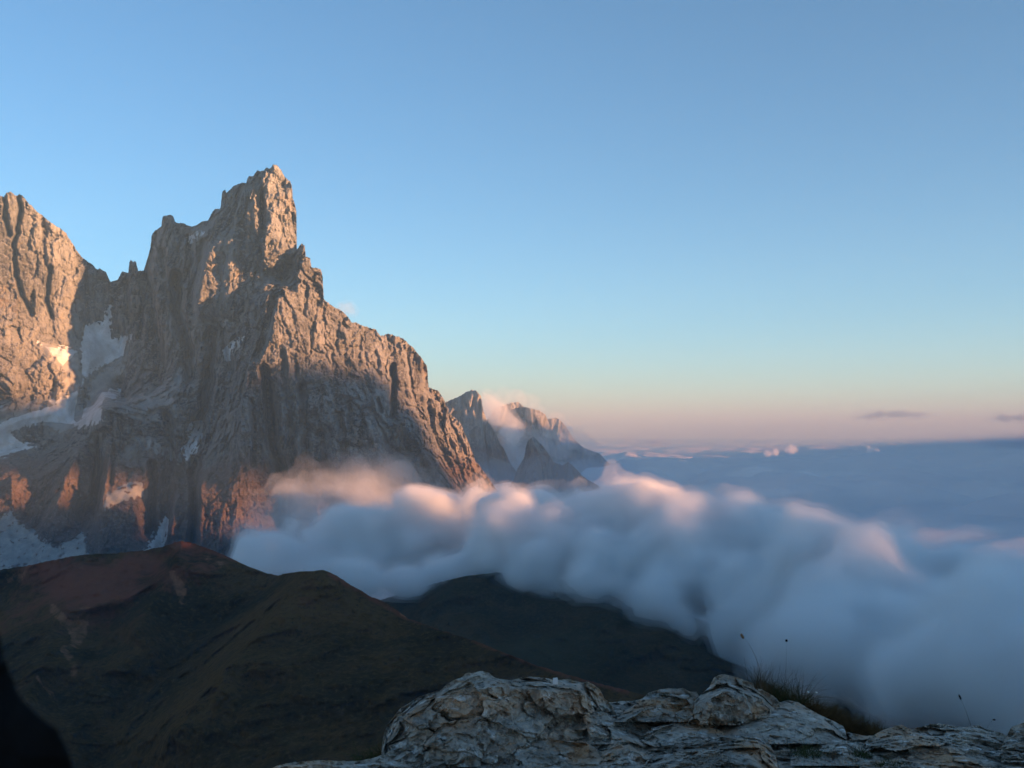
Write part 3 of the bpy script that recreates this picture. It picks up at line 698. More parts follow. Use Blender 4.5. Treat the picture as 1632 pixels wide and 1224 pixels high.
def cloud(name, puffs, h, layers, noise, label, cat='cloud', kind=None, k=None, seed=0, squash=1.0, pad=None, group=None, kf=0.16, vcol=(0.995, 0.995, 0.995)):
    """puffs: (x px, y px, depth m, radius px[, stretch x]); layers: (offset m, density, child name)"""
    C = np.array([(*P3(p[0], p[1], p[2]), p[3] / F * p[2], (p[4] if len(p) > 4 else 1.0)) for p in puffs])
    pad = pad or max(l[0] for l in layers) + sum(a for a, w in noise) * 0.8 + h * 2
    rx = C[:, 3] * C[:, 4]
    lo = np.array([(C[:, 0] - rx).min(), (C[:, 1] - C[:, 3]).min(), (C[:, 2] - C[:, 3] * squash).min()]) - pad
    hi = np.array([(C[:, 0] + rx).max(), (C[:, 1] + C[:, 3]).max(), (C[:, 2] + C[:, 3] * squash).max()]) + pad
    n = np.ceil((hi - lo) / h).astype(int) + 1
    gx, gy, gz = [lo[i] + np.arange(n[i]) * h for i in range(3)]
    k = k or kf * np.median(C[:, 3])
    acc = np.full(tuple(n), 1e-30)
    for cx, cy_, cz, r, sx in C:
        R = r * 1.2 + pad + 3 * k
        ia = [max(0, int((a - R * m - g0[0]) / h)) for a, g0, m in ((cx, gx, sx), (cy_, gy, 1), (cz, gz, 1))]
        ib = [int((a + R * m - g0[0]) / h) + 2 for a, g0, m in ((cx, gx, sx), (cy_, gy, 1), (cz, gz, 1))]
        X = gx[ia[0]:ib[0], None, None]; Yy = gy[None, ia[1]:ib[1], None]; Z = gz[None, None, ia[2]:ib[2]]
        d = np.sqrt(((X - cx) / sx) ** 2 + (Yy - cy_) ** 2 + ((Z - cz) / squash) ** 2) - r
        acc[ia[0]:ib[0], ia[1]:ib[1], ia[2]:ib[2]] += np.exp(np.clip(-d / k, -60, 60))
    Fd = np.minimum(-k * np.log(acc), pad * 3)
    near = np.abs(Fd) < pad * 1.6
    ii = np.argwhere(near); Pn = ii * h + lo
    dn = np.zeros(len(ii))
    for j, (a, w) in enumerate(noise):
        b = fbm(Pn / w, 3, seed=seed + j * 3)
        dn += a * (np.abs(b) * -2.2 + 0.55 if j == 0 else b)
    Fd[near] += dn
    root = None
    for off, dens, nm in layers:
        V, Q = surface_nets(Fd - off, lo, h)
        if root is not None and len(V) < 6000:                   # small clouds: keep the one main body
            lab_ = np.arange(len(V))
            while True:
                m = lab_[Q].min(1); new = lab_.copy()
                for c_ in range(4): np.minimum.at(new, Q[:, c_], m)
                if (new == lab_).all(): break
                lab_ = new
            ids, cnt = np.unique(lab_, return_counts=True); keep = lab_ == ids[cnt.argmax()]
            Q = (np.cumsum(keep) - 1)[Q[keep[Q[:, 0]]]]; V = V[keep]
        o = link_mesh(name if root is None else nm, V, Q, mat_vol(nm, dens, vcol), root)
        if root is None: root = o
    tag(root, label, cat, group, kind)
    return root

rng = np.random.RandomState(5)
# the long bank that pours over the green hill towards the viewer
crest = np.array([(330, 905, 2250), (420, 850, 2350), (520, 815, 2450), (600, 800, 2500), (690, 786, 2500), (800, 790, 2450), (880, 787, 2350), (960, 776, 2250), (1040, 778, 2150), (1085, 796, 2080), (1140, 788, 1980), (1200, 810, 1900),
                  (1260, 832, 1860), (1330, 836, 1830), (1400, 846, 1790), (1450, 868, 1760), (1520, 890, 1730), (1600, 902, 1700), (1700, 903, 1670), (1850, 890, 1630), (2050, 860, 1570), (2250, 815, 1490), (2450, 785, 1420)], float)  # right end, out of view, raised to shade the bank from the sun
puffs = []
def bank_d(x, y):                                              # the bank leans over the hill and comes nearer as it falls
    c0, c2 = np.interp(x, crest[:, 0], crest[:, 1]), np.interp(x, crest[:, 0], crest[:, 2])
    a = np.interp(y, [c0, 870, 905, 950, 1000, 1060, 1120], [c2, min(c2, 1960), min(c2, 1830), min(c2, 1690), min(c2, 1540), min(c2, 1330), min(c2, 1080)])
    b = c2 - max(0, y - c0) * (1.1 if x < 800 else 3.2)
    return a if 760 < x < 1300 else b
for i, x in enumerate(np.concatenate([np.arange(350, 1850, 34), np.arange(1860, 2450, 60)])):
    yc = np.interp(x, crest[:, 0], crest[:, 1])
    r = rng.uniform(34, 78) * np.interp(x, [330, 600, 1000, 1800, 2400], [0.45, 0.8, 1.0, 1.1, 1.6])
    puffs.append((x, yc + r * 0.9, bank_d(x, yc + r), r))
    for row in range(1, 6 if x < 1860 else 3):
        r2 = rng.uniform(34, 74); y2 = yc + r + row * 38 + rng.uniform(-16, 16)
        lim = np.interp(x, [330, 600, 700, 900, 1000, 1100, 1200, 1300, 1400, 1700], [905, 930, 905, 905, 935, 965, 1010, 1075, 1110, 1140])
        if y2 + r2 * 0.7 < lim: puffs.append((x + rng.uniform(-15, 15), y2, bank_d(x, y2) + rng.uniform(-30, 30), r2))
puffs += [(x, y, bank_d(x, y), r) for x, y, r in ((1140, 885, 90), (1010, 865, 70), (1330, 900, 64), (1060, 915, 40), (1110, 930, 45), (1180, 940, 52), (1215, 985, 50), (1160, 970, 36), (960, 890, 40), (880, 880, 44), (1250, 1030, 42), (1040, 945, 26), (920, 915, 24))]
puffs += [(880, 918, 1860, 20), (920, 924, 1840, 26), (960, 934, 1800, 28), (1010, 952, 1760, 30), (1060, 972, 1710, 32), (1110, 1000, 1650, 34), (1170, 1030, 1600, 36), (1230, 1058, 1530, 38), (1280, 1085, 1460, 38), (1320, 1110, 1380, 36)]
puffs += [(430, 902, 2000, 36), (500, 908, 1950, 40), (570, 918, 1900, 44), (640, 932, 1960, 44), (700, 930, 2000, 40)]
puffs += [(1400, 1000, 1230, 75), (1500, 1000, 1150, 85), (1600, 1010, 1080, 95), (1700, 1020, 1050, 110), (1460, 1080, 1060, 66), (1570, 1100, 1000, 72), (1680, 1110, 950, 80), (1350, 1055, 1280, 46), (1800, 1080, 950, 110)]
cloud('cloud', puffs, 10.0, [(14, 0.004, 'cloud_veil'), (4, 0.014, 'cloud_body'), (-6, 0.05, 'cloud_core')], [(46, 210.0), (28, 84.0), (11, 34.0)],
      'thick soft grey-white cloud bank pouring over the green hill', seed=1, kf=0.32)
# thin fog climbing the foot of the massif
fog = [(470, 790, 2720, 42), (520, 775, 2760, 36), (560, 770, 2800, 45), (600, 765, 2850, 40), (640, 775, 2900, 42), (690, 785, 2950, 34), (430, 820, 2650, 38), (500, 820, 2650, 50), (580, 810, 2700, 50), (400, 850, 2600, 36), (450, 860, 2550, 45)]
cloud('fog', fog, 14.0, [(30, 0.0012, 'fog_veil'), (0, 0.003, 'fog_body')], [(55, 160.0), (24, 60.0)], 'thin rosy fog drifting at the foot of the massif', 'fog', seed=11)
cloud('cloud', [(545, 492, 3500, 9), (556, 488, 3500, 8), (562, 497, 3500, 7)], 4.0, [(9, 0.002, 'cloud_veil'), (-2, 0.005, 'cloud_body')], [(7, 28.0), (4, 12.0)], 'tiny pink wisp of cloud beside the shoulder of the massif', seed=4, kf=0.5, squash=0.8)
wrap = [(785, 650, 8100, 20), (800, 665, 8000, 22), (800, 640, 8200, 12), (818, 640, 8300, 11), (832, 634, 8500, 9), (846, 640, 8500, 9), (815, 690, 7900, 20), (825, 715, 7700, 22), (810, 725, 7600, 16), (850, 660, 8100, 10),
        (885, 675, 8300, 16), (898, 690, 8300, 16), (890, 710, 8100, 20), (910, 700, 8400, 15), (925, 705, 8500, 14), (860, 700, 7900, 14), (840, 740, 7500, 18), (945, 712, 8800, 12)]
cloud('cloud', wrap, 22.0, [(35, 0.0016, 'cloud_veil'), (0, 0.006, 'cloud_body')], [(70, 260.0), (30, 90.0)], 'pink-topped cloud wrapped round the distant peaks', seed=21)
mist = [(x, y, d, r) for x, y, d, r in ((760, 790, 6150, 60), (810, 800, 6100, 60), (870, 800, 6350, 62), (930, 800, 6500, 60), (990, 800, 6700, 50), (800, 740, 7000, 40), (850, 745, 7200, 46), (900, 750, 7300, 46), (950, 765, 7600, 40), (1010, 775, 8000, 36), (960, 735, 8600, 26), (1000, 745, 8800, 26), (800, 800, 5000, 70), (870, 805, 5100, 75), (940, 810, 5200, 75), (1020, 815, 5200, 70))]
cloud('fog', mist, 45.0, [(40, 0.0005, 'fog_veil'), (-20, 0.0007, 'fog_body')], [(90, 600.0), (40, 220.0)], 'thin blue mist filling the valley among the distant peaks', 'fog', seed=61, vcol=(0.55, 0.78, 0.97))
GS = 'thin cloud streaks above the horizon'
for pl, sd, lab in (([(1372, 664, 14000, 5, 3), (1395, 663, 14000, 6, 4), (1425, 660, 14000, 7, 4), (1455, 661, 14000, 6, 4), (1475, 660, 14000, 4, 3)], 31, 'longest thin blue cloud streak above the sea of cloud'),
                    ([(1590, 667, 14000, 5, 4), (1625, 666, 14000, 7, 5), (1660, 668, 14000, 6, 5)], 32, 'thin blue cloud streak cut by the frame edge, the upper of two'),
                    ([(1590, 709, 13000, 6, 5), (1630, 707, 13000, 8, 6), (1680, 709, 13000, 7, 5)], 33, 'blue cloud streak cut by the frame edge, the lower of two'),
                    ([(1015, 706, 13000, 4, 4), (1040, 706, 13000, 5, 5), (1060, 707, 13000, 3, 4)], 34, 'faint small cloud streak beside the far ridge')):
    cloud('cloud', pl, 22.0, [(22, 0.003, 'cloud_veil'), (-6, 0.012, 'cloud_body')], [(40, 300.0), (20, 110.0)], lab, seed=sd, group=GS, kf=0.4, vcol=(0.50, 0.60, 0.72))  # dim blue vcol puts shade into the streaks' own colour
GB = 'long billows on the sea of cloud'
for pl, sd, lab in (([(x, 791 + 5 * math.sin(x * .013) - 8 * (x - 1100) / 600, 5000 + 300 * math.sin(x * .02), 12 + 4 * math.sin(x * .041), 4) for x in range(1085, 1760, 38)], 71, 'longest pale billow across the sea of cloud beyond the cloud bank'),
                    ([(x, 866 - 14 * (x - 1480) / 250 + 4 * math.sin(x * .03), 3450 + 90 * math.sin(x * .05), 14 + 5 * math.sin(x * .06), 3) for x in range(1440, 1800, 34)], 72, 'pale billow just above the right end of the cloud bank'),
                    ([(x, 760 + 4 * math.sin(x * .02), 7300, 8 + 2 * math.sin(x * .05), 5) for x in range(1180, 1440, 36)], 73, 'faint low billow beneath the small sunlit cloud heads')):
    cloud('cloud', pl, 24.0, [(20, 0.002, 'cloud_veil'), (-4, 0.014, 'cloud_body')], [(34, 340.0), (18, 130.0)], lab, seed=sd, group=GB, kf=0.4)
GP = 'small sunlit cloud heads on the sea of cloud'
for pl, sd, lab in (([(1222, 722, 12000, 6), (1236, 721, 12000, 7)], 41, 'low pink cloud head on the sea of cloud, wider of the pair'),
                    ([(1256, 717, 12000, 6), (1264, 716, 12000, 7)], 42, 'brightest pink cloud head standing on the sea of cloud'),
                    ([(1385, 717, 13000, 6), (1398, 720, 13000, 6)], 43, 'dim pink cloud head below the longest cloud streak')):
    cloud('cloud', pl, 12.0, [(10, 0.003, 'cloud_veil'), (-4, 0.01, 'cloud_body')], [(24, 90.0), (10, 36.0)], lab, seed=sd, group=GP, kf=0.4)

# unseen bar of cloud, shaped so its shadow falls as a band across the massif
def to_plane(x, y, d, y0=0.0):
    p = P3(x, y, d); t = (p[1] - y0) / -TS.y
    return p[0] + TS.x * t, p[2] + TS.z * t
top = [(-180, 650, 3500), (0, 648, 3500), (130, 645, 3600), (250, 600, 3560), (330, 610, 3380), (420, 602, 3160), (520, 600, 3220), (560, 586, 3300), (600, 610, 3350), (630, 645, 3330), (660, 672, 3300), (690, 700, 3300), (730, 730, 3300)]
bot = [(-180, 750, 3150), (0, 752, 3180), (120, 735, 3200), (200, 765, 3180), (280, 765, 3170), (370, 745, 3070), (440, 745, 3150), (520, 800, 3040), (600, 820, 3150), (730, 830, 3300)]
tp = np.array([to_plane(*p) for p in top]); bp = np.array([to_plane(*p) for p in bot])
bx = np.linspace(max(tp[:, 0].min(), bp[:, 0].min()), min(tp[:, 0].max(), bp[:, 0].max()), 140)
zt = np.interp(bx, tp[:, 0], tp[:, 1]); zb = np.interp(bx, bp[:, 0], bp[:, 1])
zt += fbm(np.stack([bx / 160, bx * 0, bx * 0], -1), 4, seed=2) * 26; zb += fbm(np.stack([bx / 160, bx * 0 + 5, bx * 0], -1), 4, seed=3) * 22
ph = np.linspace(0, 2 * np.pi, 25)[:-1]
def shade_bar(grow, depth, dens, name, parent=None, bx=bx, zt=zt, zb=zb, yc=0.0):
    ring = []
    for i in range(len(bx)):
        e_ = 0.05 if i in (0, len(bx) - 1) else 1.0
        c_, hh = (zt[i] + zb[i]) / 2, max(6, (zt[i] - zb[i]) / 2 + grow) * e_
        ring.append(np.stack([np.full(24, bx[i] + (grow * (1 if i else -1) if e_ < 1 else 0)), yc + depth * e_ * np.sign(np.cos(ph)) * np.abs(np.cos(ph)) ** 0.8, c_ + hh * np.sign(np.sin(ph)) * np.abs(np.sin(ph)) ** 0.8], -1))
    V = np.concatenate(ring); nb_ = len(bx)
    fq = [(i * 24 + j, i * 24 + (j + 1) % 24, (i + 1) * 24 + (j + 1) % 24, (i + 1) * 24 + j) for i in range(nb_ - 1) for j in range(24)]
    fq.append(tuple(range(24))[::-1]); fq.append(tuple((nb_ - 1) * 24 + j for j in range(24)))
    return link_mesh(name, V, fq, mat_vol(name, dens), parent)
bar = shade_bar(26, 150, 0.0035, 'cloud'); shade_bar(4, 120, 0.006, 'cloud_body', bar); shade_bar(-18, 90, 0.02, 'cloud_core', bar)
tag(bar, 'unseen bar of cloud towards the sunset, shaped to shade the massif', 'cloud')

fx = np.linspace(2600, 4650, 110)  # unseen fog added over the ridge to dim sunlight reaching the cloud bank
fzt = 185 + fbm(np.stack([fx / 220, fx * 0, fx * 0 + 2], -1), 4) * 60; fzb = 5 + fbm(np.stack([fx / 220, fx * 0, fx * 0 + 8], -1), 3) * 15
tag(shade_bar(0, 170, 0.0024, 'fog', None, fx, fzt, fzb, -420.0), 'unseen thin fog added along the ridge to dim the sun on the cloud bank', 'fog')

# ------------------------------------------------------------------ foreground rocks
M_LIME = mat_limestone(1.75, 0.55); M_LIME2 = mat_limestone(1.5, 0.85, 'ochre_limestone')
def fg_disp(seed, amp=1.0, ledge=0.016):
    def f(P, x, y):
        q = P + np.array([seed * 3.1, seed * 1.7, 0])
        q = q + np.stack([fbm(q * 3, 3, seed=1), fbm(q * 3, 3, seed=2), fbm(q * 3, 3, seed=3)], -1) * 0.03
        t = q[:, 2] + 0.18 * q[:, 0] - 0.10 * q[:, 1] + fbm(q * 2.2, 3, seed=4) * 0.05
        st = (t / 0.075) % 1.0
        led = np.minimum(st / 0.8, (1 - st) / 0.2) * ledge
        q2 = q + np.stack([fbm(q * 9, 4, seed=5), fbm(q * 9, 4, seed=6), fbm(q * 9, 4, seed=7)], -1) * 0.035
        fa, f1, f2 = facets(q2 * np.array([3.2, 3.2, 6.5]), seed)
        fb, g1, g2 = facets(q2 * np.array([9.0, 9.0, 15.0]), seed + 3)
        crack = -sstep(0.05, 0.0, f2 - f1) * 0.022 * sstep(-0.1, 0.4, fbm(q * 2.5, 2, seed=8)) + fa * 0.115 + fb * 0.055 + facets(q2 * np.array([23., 23., 30.]), seed + 7)[0] * 0.022
        block = -sstep(0.05, 0.0, np.abs(fbm(q2 * np.array([1.5, 1.5, 9]), 3, seed=14))) * 0.014
        return -((ridged(q * 4, 6, seed=seed, gain=0.6) - 0.5) * 0.07 + fbm(q * 14, 6, seed=seed + 1, gain=0.68) * 0.055 + led + crack + block) * amp
    return f
def rock(name, sil, ybot, lines, label, mat, seed, cat='boulder', step=1.0, amp=1.0, jagA=2.0, group=None, kind=None, back=(16, 0.35, 0.012)):
    r = Relief(name, sil, ybot, step, lines, fg_disp(seed, amp), mat, back=back, cstep=max(2.0, (sil[-1][0] - sil[0][0]) / 200),
               jag=lambda xs, yt: fbm(np.stack([xs * 0.06, xs * 0 + seed, xs * 0], -1), 5, gain=0.6) * jagA * 1.6)
    tag(r.o, label, cat, group, kind); return r
def zl(x0, x1, y, z, n=8):                                      # a level line at height z seen at pixel row y
    return [(x, y, z * -F / (y - HY)) for x in np.linspace(x0, x1, n)]

BS = [(-400, 1300), (300, 1262), (410, 1236), (440, 1221), (470, 1214), (520, 1212), (570, 1213), (600, 1206), (640, 1190), (760, 1160), (900, 1130), (960, 1119), (1010, 1117), (1050, 1112), (1100, 1122), (1180, 1138), (1290, 1158), (1380, 1172), (1480, 1174), (1600, 1182), (1760, 1184), (2000, 1192), (2350, 1215)]
rock('bedrock', BS, 1420, [[(x, y, 1.47 * F / (y - HY)) for x, y in BS], zl(-400, 2350, 1250, -1.47, 16), zl(-400, 2350, 1410, -1.5, 16), [(980, 1124, 5.75), (985, 1160, 5.30), (1000, 1200, 4.95)],
                         [(1100, 1160, 5.4), (1130, 1190, 5.0)]], 'fissured pale limestone bedrock along the bottom of the view', M_LIME, 3, 'rock', kind='structure', amp=1.1, step=1.2)
rock('boulder', [(608, 1200), (610, 1178), (613, 1166), (619, 1153), (630, 1138), (640, 1127), (655, 1119), (668, 1110), (681, 1105), (700, 1101), (712, 1090), (722, 1084), (735, 1080), (742, 1073), (752, 1072), (765, 1069), (780, 1073), (788, 1079), (802, 1083),
     (820, 1083), (832, 1080), (845, 1078), (860, 1079), (880, 1083), (905, 1083), (926, 1087), (938, 1087), (946, 1091), (956, 1098), (963, 1112), (975, 1124), (990, 1150), (1000, 1180)], 1222,
     [[(608, 1200, 5.3), (619, 1153, 5.4), (655, 1119, 5.42), (700, 1101, 5.45), (765, 1069, 5.5), (845, 1078, 5.6), (926, 1087, 5.65), (963, 1112, 5.65), (1000, 1180, 5.5)],
      [(640, 1150, 5.18), (700, 1125, 5.2), (780, 1095, 5.25), (850, 1098, 5.3), (930, 1108, 5.38)], [(620, 1190, 5.08), (700, 1170, 5.05), (800, 1160, 5.10), (900, 1150, 5.25)],
      [(615, 1215, 4.98), (700, 1210, 4.9), (800, 1200, 4.98), (900, 1180, 5.12), (980, 1170, 5.3)]], 'largest limestone boulder, long and craggy, with a tiny white chip on its crest', M_LIME, 5)
rock('boulder', [(1085, 1150), (1092, 1132), (1104, 1120), (1112, 1112), (1122, 1102), (1130, 1094), (1137, 1081), (1145, 1076), (1155, 1074), (1170, 1078), (1185, 1083), (1200, 1089), (1203, 1097), (1215, 1099), (1228, 1106), (1238, 1113), (1242, 1119), (1244, 1130)], 1156,
     [[(1085, 1150, 5.55), (1112, 1112, 5.62), (1155, 1074, 5.7), (1203, 1097, 5.68), (1244, 1130, 5.6)], [(1110, 1125, 5.42), (1160, 1105, 5.42), (1215, 1115, 5.46)], [(1100, 1150, 5.36), (1170, 1145, 5.34), (1225, 1130, 5.45)]],
     'upright ochre-grey boulder beside the tall grass tuft', M_LIME2, 8)
rock('boulder', [(1130, 1170), (1160, 1150), (1190, 1138), (1220, 1128), (1240, 1119), (1256, 1116), (1272, 1119), (1288, 1129), (1308, 1140), (1330, 1150), (1344, 1157), (1348, 1166), (1350, 1178)], 1186,
     [[(1130, 1170, 5.4), (1190, 1138, 5.6), (1256, 1116, 5.75), (1308, 1140, 5.6), (1350, 1178, 5.3)], [(1150, 1175, 5.22), (1250, 1150, 5.32), (1330, 1165, 5.26)], [(1140, 1186, 5.05), (1250, 1184, 5.05), (1345, 1184, 5.1)]],
     'smooth sloping grey slab below the tall grass tuft', M_LIME, 12, amp=0.55, jagA=1.0)
rock('boulder', [(975, 1150), (982, 1130), (995, 1121), (1012, 1117), (1024, 1112), (1034, 1104), (1050, 1099), (1068, 1097), (1088, 1097), (1098, 1101), (1110, 1103), (1116, 1112), (1120, 1130)], 1150,
     [[(975, 1150, 5.5), (1012, 1117, 5.7), (1060, 1098, 5.8), (1110, 1103, 5.75), (1120, 1130, 5.6)], [(985, 1145, 5.38), (1050, 1125, 5.45), (1110, 1125, 5.5)], [(980, 1150, 5.3), (1115, 1150, 5.3)]],
     'flat layered boulder between the largest boulder and the upright one', M_LIME2, 15)
rock('boulder', [(1020, 1224), (1040, 1204), (1060, 1196), (1085, 1188), (1110, 1181), (1140, 1176), (1165, 1172), (1190, 1169), (1206, 1167), (1215, 1171), (1224, 1182), (1232, 1196), (1238, 1212), (1242, 1240)], 1262,
     [[(1020, 1224, 4.75), (1085, 1188, 4.98), (1206, 1167, 5.1), (1232, 1196, 4.9), (1242, 1240, 4.6)], [(1040, 1224, 4.62), (1120, 1205, 4.7), (1215, 1195, 4.74)], [(1030, 1260, 4.3), (1240, 1260, 4.3)]],
     'rust-stained boulder at the bottom edge below the smooth slab', M_LIME2, 19)
rock('boulder', [(1370, 1196), (1384, 1176), (1400, 1167), (1414, 1161), (1425, 1157), (1436, 1155), (1448, 1160), (1456, 1162), (1466, 1159), (1474, 1156), (1484, 1153), (1495, 1153), (1510, 1155), (1528, 1157), (1542, 1159), (1550, 1156), (1560, 1156), (1571, 1162), (1584, 1164), (1597, 1168), (1615, 1178), (1640, 1196)], 1230,
     [[(1370, 1196, 5.1), (1414, 1161, 5.35), (1495, 1153, 5.45), (1560, 1156, 5.42), (1640, 1196, 5.05)], [(1390, 1196, 4.98), (1480, 1180, 5.1), (1570, 1182, 5.08)], [(1375, 1228, 4.65), (1640, 1228, 4.65)]],
     'broad rough boulder on the edge above the cloud with a dry stalk', M_LIME, 23)
rock('boulder', [(1596, 1190), (1606, 1170), (1613, 1158), (1622, 1153), (1634, 1151), (1660, 1148), (1700, 1156), (1740, 1190)], 1215,
     [[(1596, 1190, 5.1), (1622, 1153, 5.25), (1660, 1148, 5.3), (1740, 1190, 5.1)], [(1610, 1195, 4.95), (1700, 1190, 4.95)], [(1600, 1215, 4.75), (1740, 1215, 4.75)]],
     'dark boulder cut by the frame edge on the right', M_LIME, 27)
GL = 'low limestone blocks in front of the boulders'
for sil, D0, sd, lab in (
    ([(570, 1224), (590, 1214), (625, 1206), (650, 1196), (664, 1199), (680, 1212), (690, 1226)], 4.95, 31, 'narrow pale block leaning at the foot of the largest boulder'),
    ([(672, 1222), (690, 1200), (720, 1193), (746, 1196), (752, 1206), (740, 1226)], 4.92, 33, 'rounded grey block under the largest boulder'),
    ([(740, 1228), (790, 1200), (830, 1184), (880, 1178), (930, 1182), (960, 1198), (980, 1224)], 4.9, 35, 'long grey slab in front of the largest boulder'),
    ([(900, 1170), (925, 1146), (945, 1134), (965, 1136), (985, 1150), (1010, 1172)], 5.25, 37, 'angular pale block against the end of the largest boulder'),
    ([(1010, 1180), (1040, 1160), (1080, 1152), (1120, 1155), (1150, 1166), (1175, 1182)], 5.15, 39, 'flat grey slab in front of the layered boulder'),
    ([(1260, 1206), (1300, 1188), (1350, 1180), (1390, 1186), (1420, 1206)], 4.95, 41, 'low grey slab beside the small green tufts'),
    ([(1420, 1230), (1450, 1206), (1500, 1194), (1560, 1200), (1600, 1226)], 4.8, 43, 'wide low block below the boulder with the dry stalk')):
    xs_ = [p[0] for p in sil]; yb = max(p[1] for p in sil) + 14
    rock('boulder', sil, yb, [[(x, y, D0 + 0.10 + 0.0016 * (yb - y)) for x, y in sil], [(xs_[0] + 15, yb - 12, D0), ((xs_[0] + xs_[-1]) / 2, yb - 20, D0 - 0.02), (xs_[-1] - 15, yb - 12, D0)], [(xs_[0], yb, D0 - .1), (xs_[-1], yb, D0 - .1)]],
         lab, M_LIME if sd % 4 == 1 else M_LIME2, sd, amp=0.7, group=GL)

# near-black blurred shape close to the lens, built as a rock
M_BLACK = mat_plain('black_blur', (0.010, 0.009, 0.009), scale=6)
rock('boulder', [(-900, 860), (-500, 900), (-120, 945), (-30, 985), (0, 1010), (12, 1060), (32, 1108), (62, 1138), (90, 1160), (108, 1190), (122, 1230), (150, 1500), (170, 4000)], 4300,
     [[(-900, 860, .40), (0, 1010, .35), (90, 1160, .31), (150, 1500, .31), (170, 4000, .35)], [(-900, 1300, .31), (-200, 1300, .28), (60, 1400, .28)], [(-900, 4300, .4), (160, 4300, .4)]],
     'near-black blurred shape filling the lower left corner', M_BLACK, 51, step=10, amp=0.12, jagA=0.5, back=(14, 0.5, 0.004))

# small white chip on the crest of the largest boulder
M_CHIP = mat_plain('white_quartz', (0.72, 0.66, 0.64), vary=0.08)
c0 = P3(885, 1085, 5.36); s = 0.0125
cv = []
for zz, k_ in ((-1.1, 1.0), (0.55, 0.95), (0.95, 0.8)):
    for dx, dy in ((-1, -1), (1, -0.9), (1.05, 1), (-0.95, 0.9)):
        cv.append((c0[0] + dx * s * k_, c0[1] + dy * s * k_, c0[2] + (zz + (0.18 if dx > 0 and zz > 0.8 else 0)) * s))
cf = [(3, 2, 1, 0), (8, 9, 10, 11)] + [(r * 4 + j, r * 4 + (j + 1) % 4, r * 4 + 4 + (j + 1) % 4, r * 4 + 4 + j) for r in (0, 1) for j in range(4)]
tag(link_mesh('stone_chip', cv, cf, M_CHIP, smooth=False), 'tiny white block standing on the crest of the largest boulder', 'stone')

# ------------------------------------------------------------------ grasses and stalks
M_DRY = mat_plain('dry_grass', (0.13, 0.075, 0.032), scale=20, vary=0.5); M_GRN = mat_plain('green_grass', (0.045, 0.055, 0.018), scale=20, vary=0.5)
M_STEM = mat_plain('straw', (0.22, 0.13, 0.08)); M_DARKHEAD = mat_plain('dark_seed', (0.02, 0.017, 0.02)); M_WHITE = mat_plain('pale_petals', (0.75, 0.72, 0.68), vary=0.1)
def ribbon(V, Fc, p0, p1, p2, w, n=6):
    p0, p1, p2 = map(np.array, (p0, p1, p2))
    b = len(V)
    side = np.cross(p2 - p0, (0, 1, 0)); side = side / (np.linalg.norm(side) + 1e-9)
    for i in range(n + 1):
        t = i / n; c = (1 - t) ** 2 * p0 + 2 * t * (1 - t) * p1 + t * t * p2
        ww = w * (1 - 0.85 * t) / 2
        V += [tuple(c - side * ww), tuple(c + np.array((0, -ww * 1.2, 0))), tuple(c + side * ww)]
        if i:
            a = b + (i - 1) * 3
            Fc += [(a, a + 1, a + 4, a + 3), (a + 1, a + 2, a + 5, a + 4), (a + 2, a, a + 3, a + 5)]
def tuft(name, label, base, D, n, hpx, spread, mat, seed, lean=0.0, cat='grass', kind=None, group=None, width=0.0022, droop=0.35):
    r = np.random.RandomState(seed); V, Fc = [], []
    for i in range(n):
        t = r.rand(); bx_ = np.interp(t, np.linspace(0, 1, len(base)), [p[0] for p in base]); by_ = np.interp(t, np.linspace(0, 1, len(base)), [p[1] for p in base])
        d = D + r.normal() * 0.03
        p0 = P3(bx_ + r.normal() * 4, by_ + abs(r.normal()) * 4, d)
        h = hpx / F * D * (0.35 + 0.75 * r.rand()); an = r.normal() * spread + lean
        p1 = p0 + np.array([math.sin(an) * h * 0.6, r.normal() * 0.02, math.cos(an) * h * 0.62])
        an2 = an * 1.7 + r.normal() * 0.2
        p2 = p1 + np.array([math.sin(an2) * h * 0.5, r.normal() * 0.03, math.cos(an2) * h * 0.4 - droop * h * abs(math.sin(an2)) * 0.5])
        ribbon(V, Fc, p0, p1, p2, width * (0.7 + 0.6 * r.rand()))
    o = link_mesh(name, V, Fc, mat); tag(o, label, cat, group, kind); return o
t_ = tuft('grass_tuft', 'tall tawny grass tuft behind the upright boulder', [(1200, 1108), (1232, 1118), (1280, 1126)], 5.85, 380, 62, 0.55, M_DRY, 1, lean=0.12)
tg = tuft('green_blades', None, [(1220, 1115), (1275, 1125)], 5.83, 260, 44, 0.6, M_GRN, 2, lean=0.2, cat=None); tg.parent = t_
tuft('grass', 'dry brown grass mat on the slope edge beyond the smooth slab', [(1280, 1130), (1320, 1142), (1360, 1162), (1400, 1172)], 5.9, 2400, 30, 0.9, M_DRY, 3, lean=0.2, kind='stuff')
tuft('grass_tuft', 'pale grass tuft hanging at the left foot of the largest boulder', [(568, 1214), (600, 1210), (622, 1204)], 5.35, 170, 36, 0.8, M_GRN, 4, lean=-0.5)
GT = 'small green tufts among the rocks'
for base, D, n, h_, sd, lab in (([(1268, 1200), (1312, 1204)], 4.93, 160, 22, 5, 'small green tuft beside the low grey slab'), ([(1362, 1202), (1388, 1206)], 4.88, 110, 18, 6, 'small green tuft in the crack left of the broad rough boulder'),
                                ([(1400, 1218), (1450, 1222)], 4.72, 150, 16, 7, 'dark green tuft at the bottom edge beneath the broad rough boulder')):
    tuft('grass_tuft', lab, base, D, n, h_, 0.6, M_GRN, sd, group=GT)
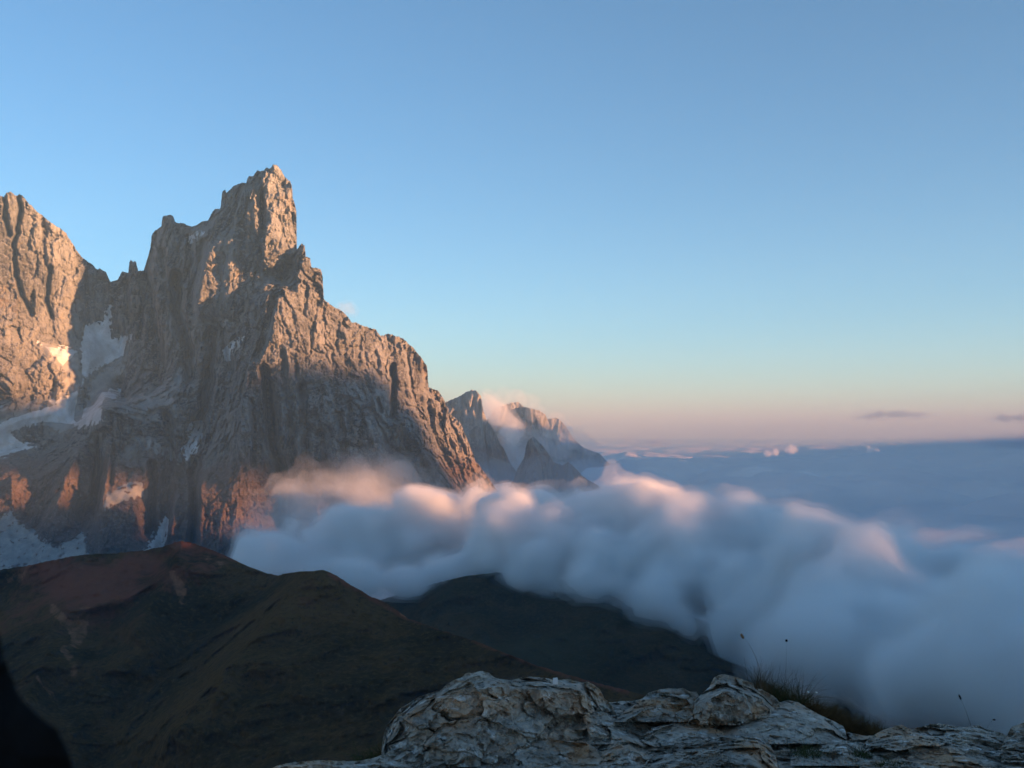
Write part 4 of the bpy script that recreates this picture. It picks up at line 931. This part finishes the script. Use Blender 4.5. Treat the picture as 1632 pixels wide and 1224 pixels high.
def stalk(name, label, pts, D, w, head=None, hm=None, group=None, cat='plant'):
    V, Fc = [], []; p = [P3(x, y, D) for x, y in pts]
    ribbon(V, Fc, p[0], p[1] * 2 - (p[0] + p[2]) / 2 if len(p) > 2 else (p[0] + p[-1]) / 2, p[-1], w, 10)
    o = link_mesh(name, V, Fc, M_STEM); tag(o, label, cat, group)
    for hx, hy, ha, hb, ang in head or []:
        c = P3(hx, hy, D - 0.002); a, b = ha / F * D, hb / F * D; hv, hf = [], []
        for i in range(7):
            th = math.pi * i / 6
            for j in range(8):
                f_ = 2 * math.pi * j / 8; k_ = 1 + 0.25 * math.sin(3 * f_ + i * 2)
                lx, ly, lz = b * math.sin(th) * math.cos(f_) * k_, b * math.sin(th) * math.sin(f_) * k_, a * math.cos(th)
                hv.append((c[0] + lx * math.cos(ang) + lz * math.sin(ang), c[1] + ly, c[2] - lx * math.sin(ang) + lz * math.cos(ang)))
        for i in range(6):
            for j in range(8): hf.append((i * 8 + j, i * 8 + (j + 1) % 8, i * 8 + 8 + (j + 1) % 8, i * 8 + 8 + j))
        link_mesh('flower_head' if hm is M_WHITE else 'seed_head', hv, hf, hm or M_DARKHEAD, o)
    return o
GK = 'stalks standing above the rocks'
stalk('grass_stalk', 'tall bent straw stalk rising from the tawny tuft', [(1213, 1098), (1206, 1052), (1182, 1012)], 5.8, 0.0032, [(1183, 1014, 5, 2.2, -0.5)], M_STEM, GK)
stalk('grass_stalk', 'straight thin stalk with a round dark seed head above the tawny tuft', [(1248, 1110), (1252, 1070), (1253.5, 1022)], 5.8, 0.002, [(1253.5, 1021, 2.2, 2.0, 0)], M_DARKHEAD, GK)
stalk('grass_stalk', 'dark slanting stalk with a long seed head on the broad rough boulder', [(1548, 1160), (1540, 1135), (1528, 1107)], 5.4, 0.0022, [(1530, 1111, 5, 1.4, -0.42)], M_DARKHEAD, GK)
stalk('grass_stalk', 'short stalk with a flat dark head near the frame edge', [(1572, 1164), (1578, 1152), (1585, 1147)], 5.4, 0.0014, [(1584.5, 1147, 1.2, 2.4, 0)], M_DARKHEAD, GK)
stalk('grass_stalk', 'leaning straw stalk carrying two small white flower heads', [(1262, 1118), (1280, 1106), (1301, 1104)], 5.8, 0.0016, [(1288, 1103, 1.6, 2.0, 0), (1301, 1104, 1.8, 2.2, 0)], M_WHITE, GK)

# ------------------------------------------------------------------ the air
hz = 95000.0; z0, z1 = -1010.0, 1150.0
hv = [(sx * hz, sy * hz, z) for z in (z0, z1) for sx, sy in ((-1, -1), (1, -1), (1, 1), (-1, 1))]
hf = [(3, 2, 1, 0), (4, 5, 6, 7), (0, 1, 5, 4), (1, 2, 6, 5), (2, 3, 7, 6), (3, 0, 4, 7)]
haze = link_mesh('haze', hv, hf, mat_vol('air', 6.0e-5, (0.30, 0.515, 0.70), 0.0, (0.30, 0.12, 0.0)), smooth=False)
tag(haze, 'pale blue evening haze over the mountains', 'haze', kind='stuff')
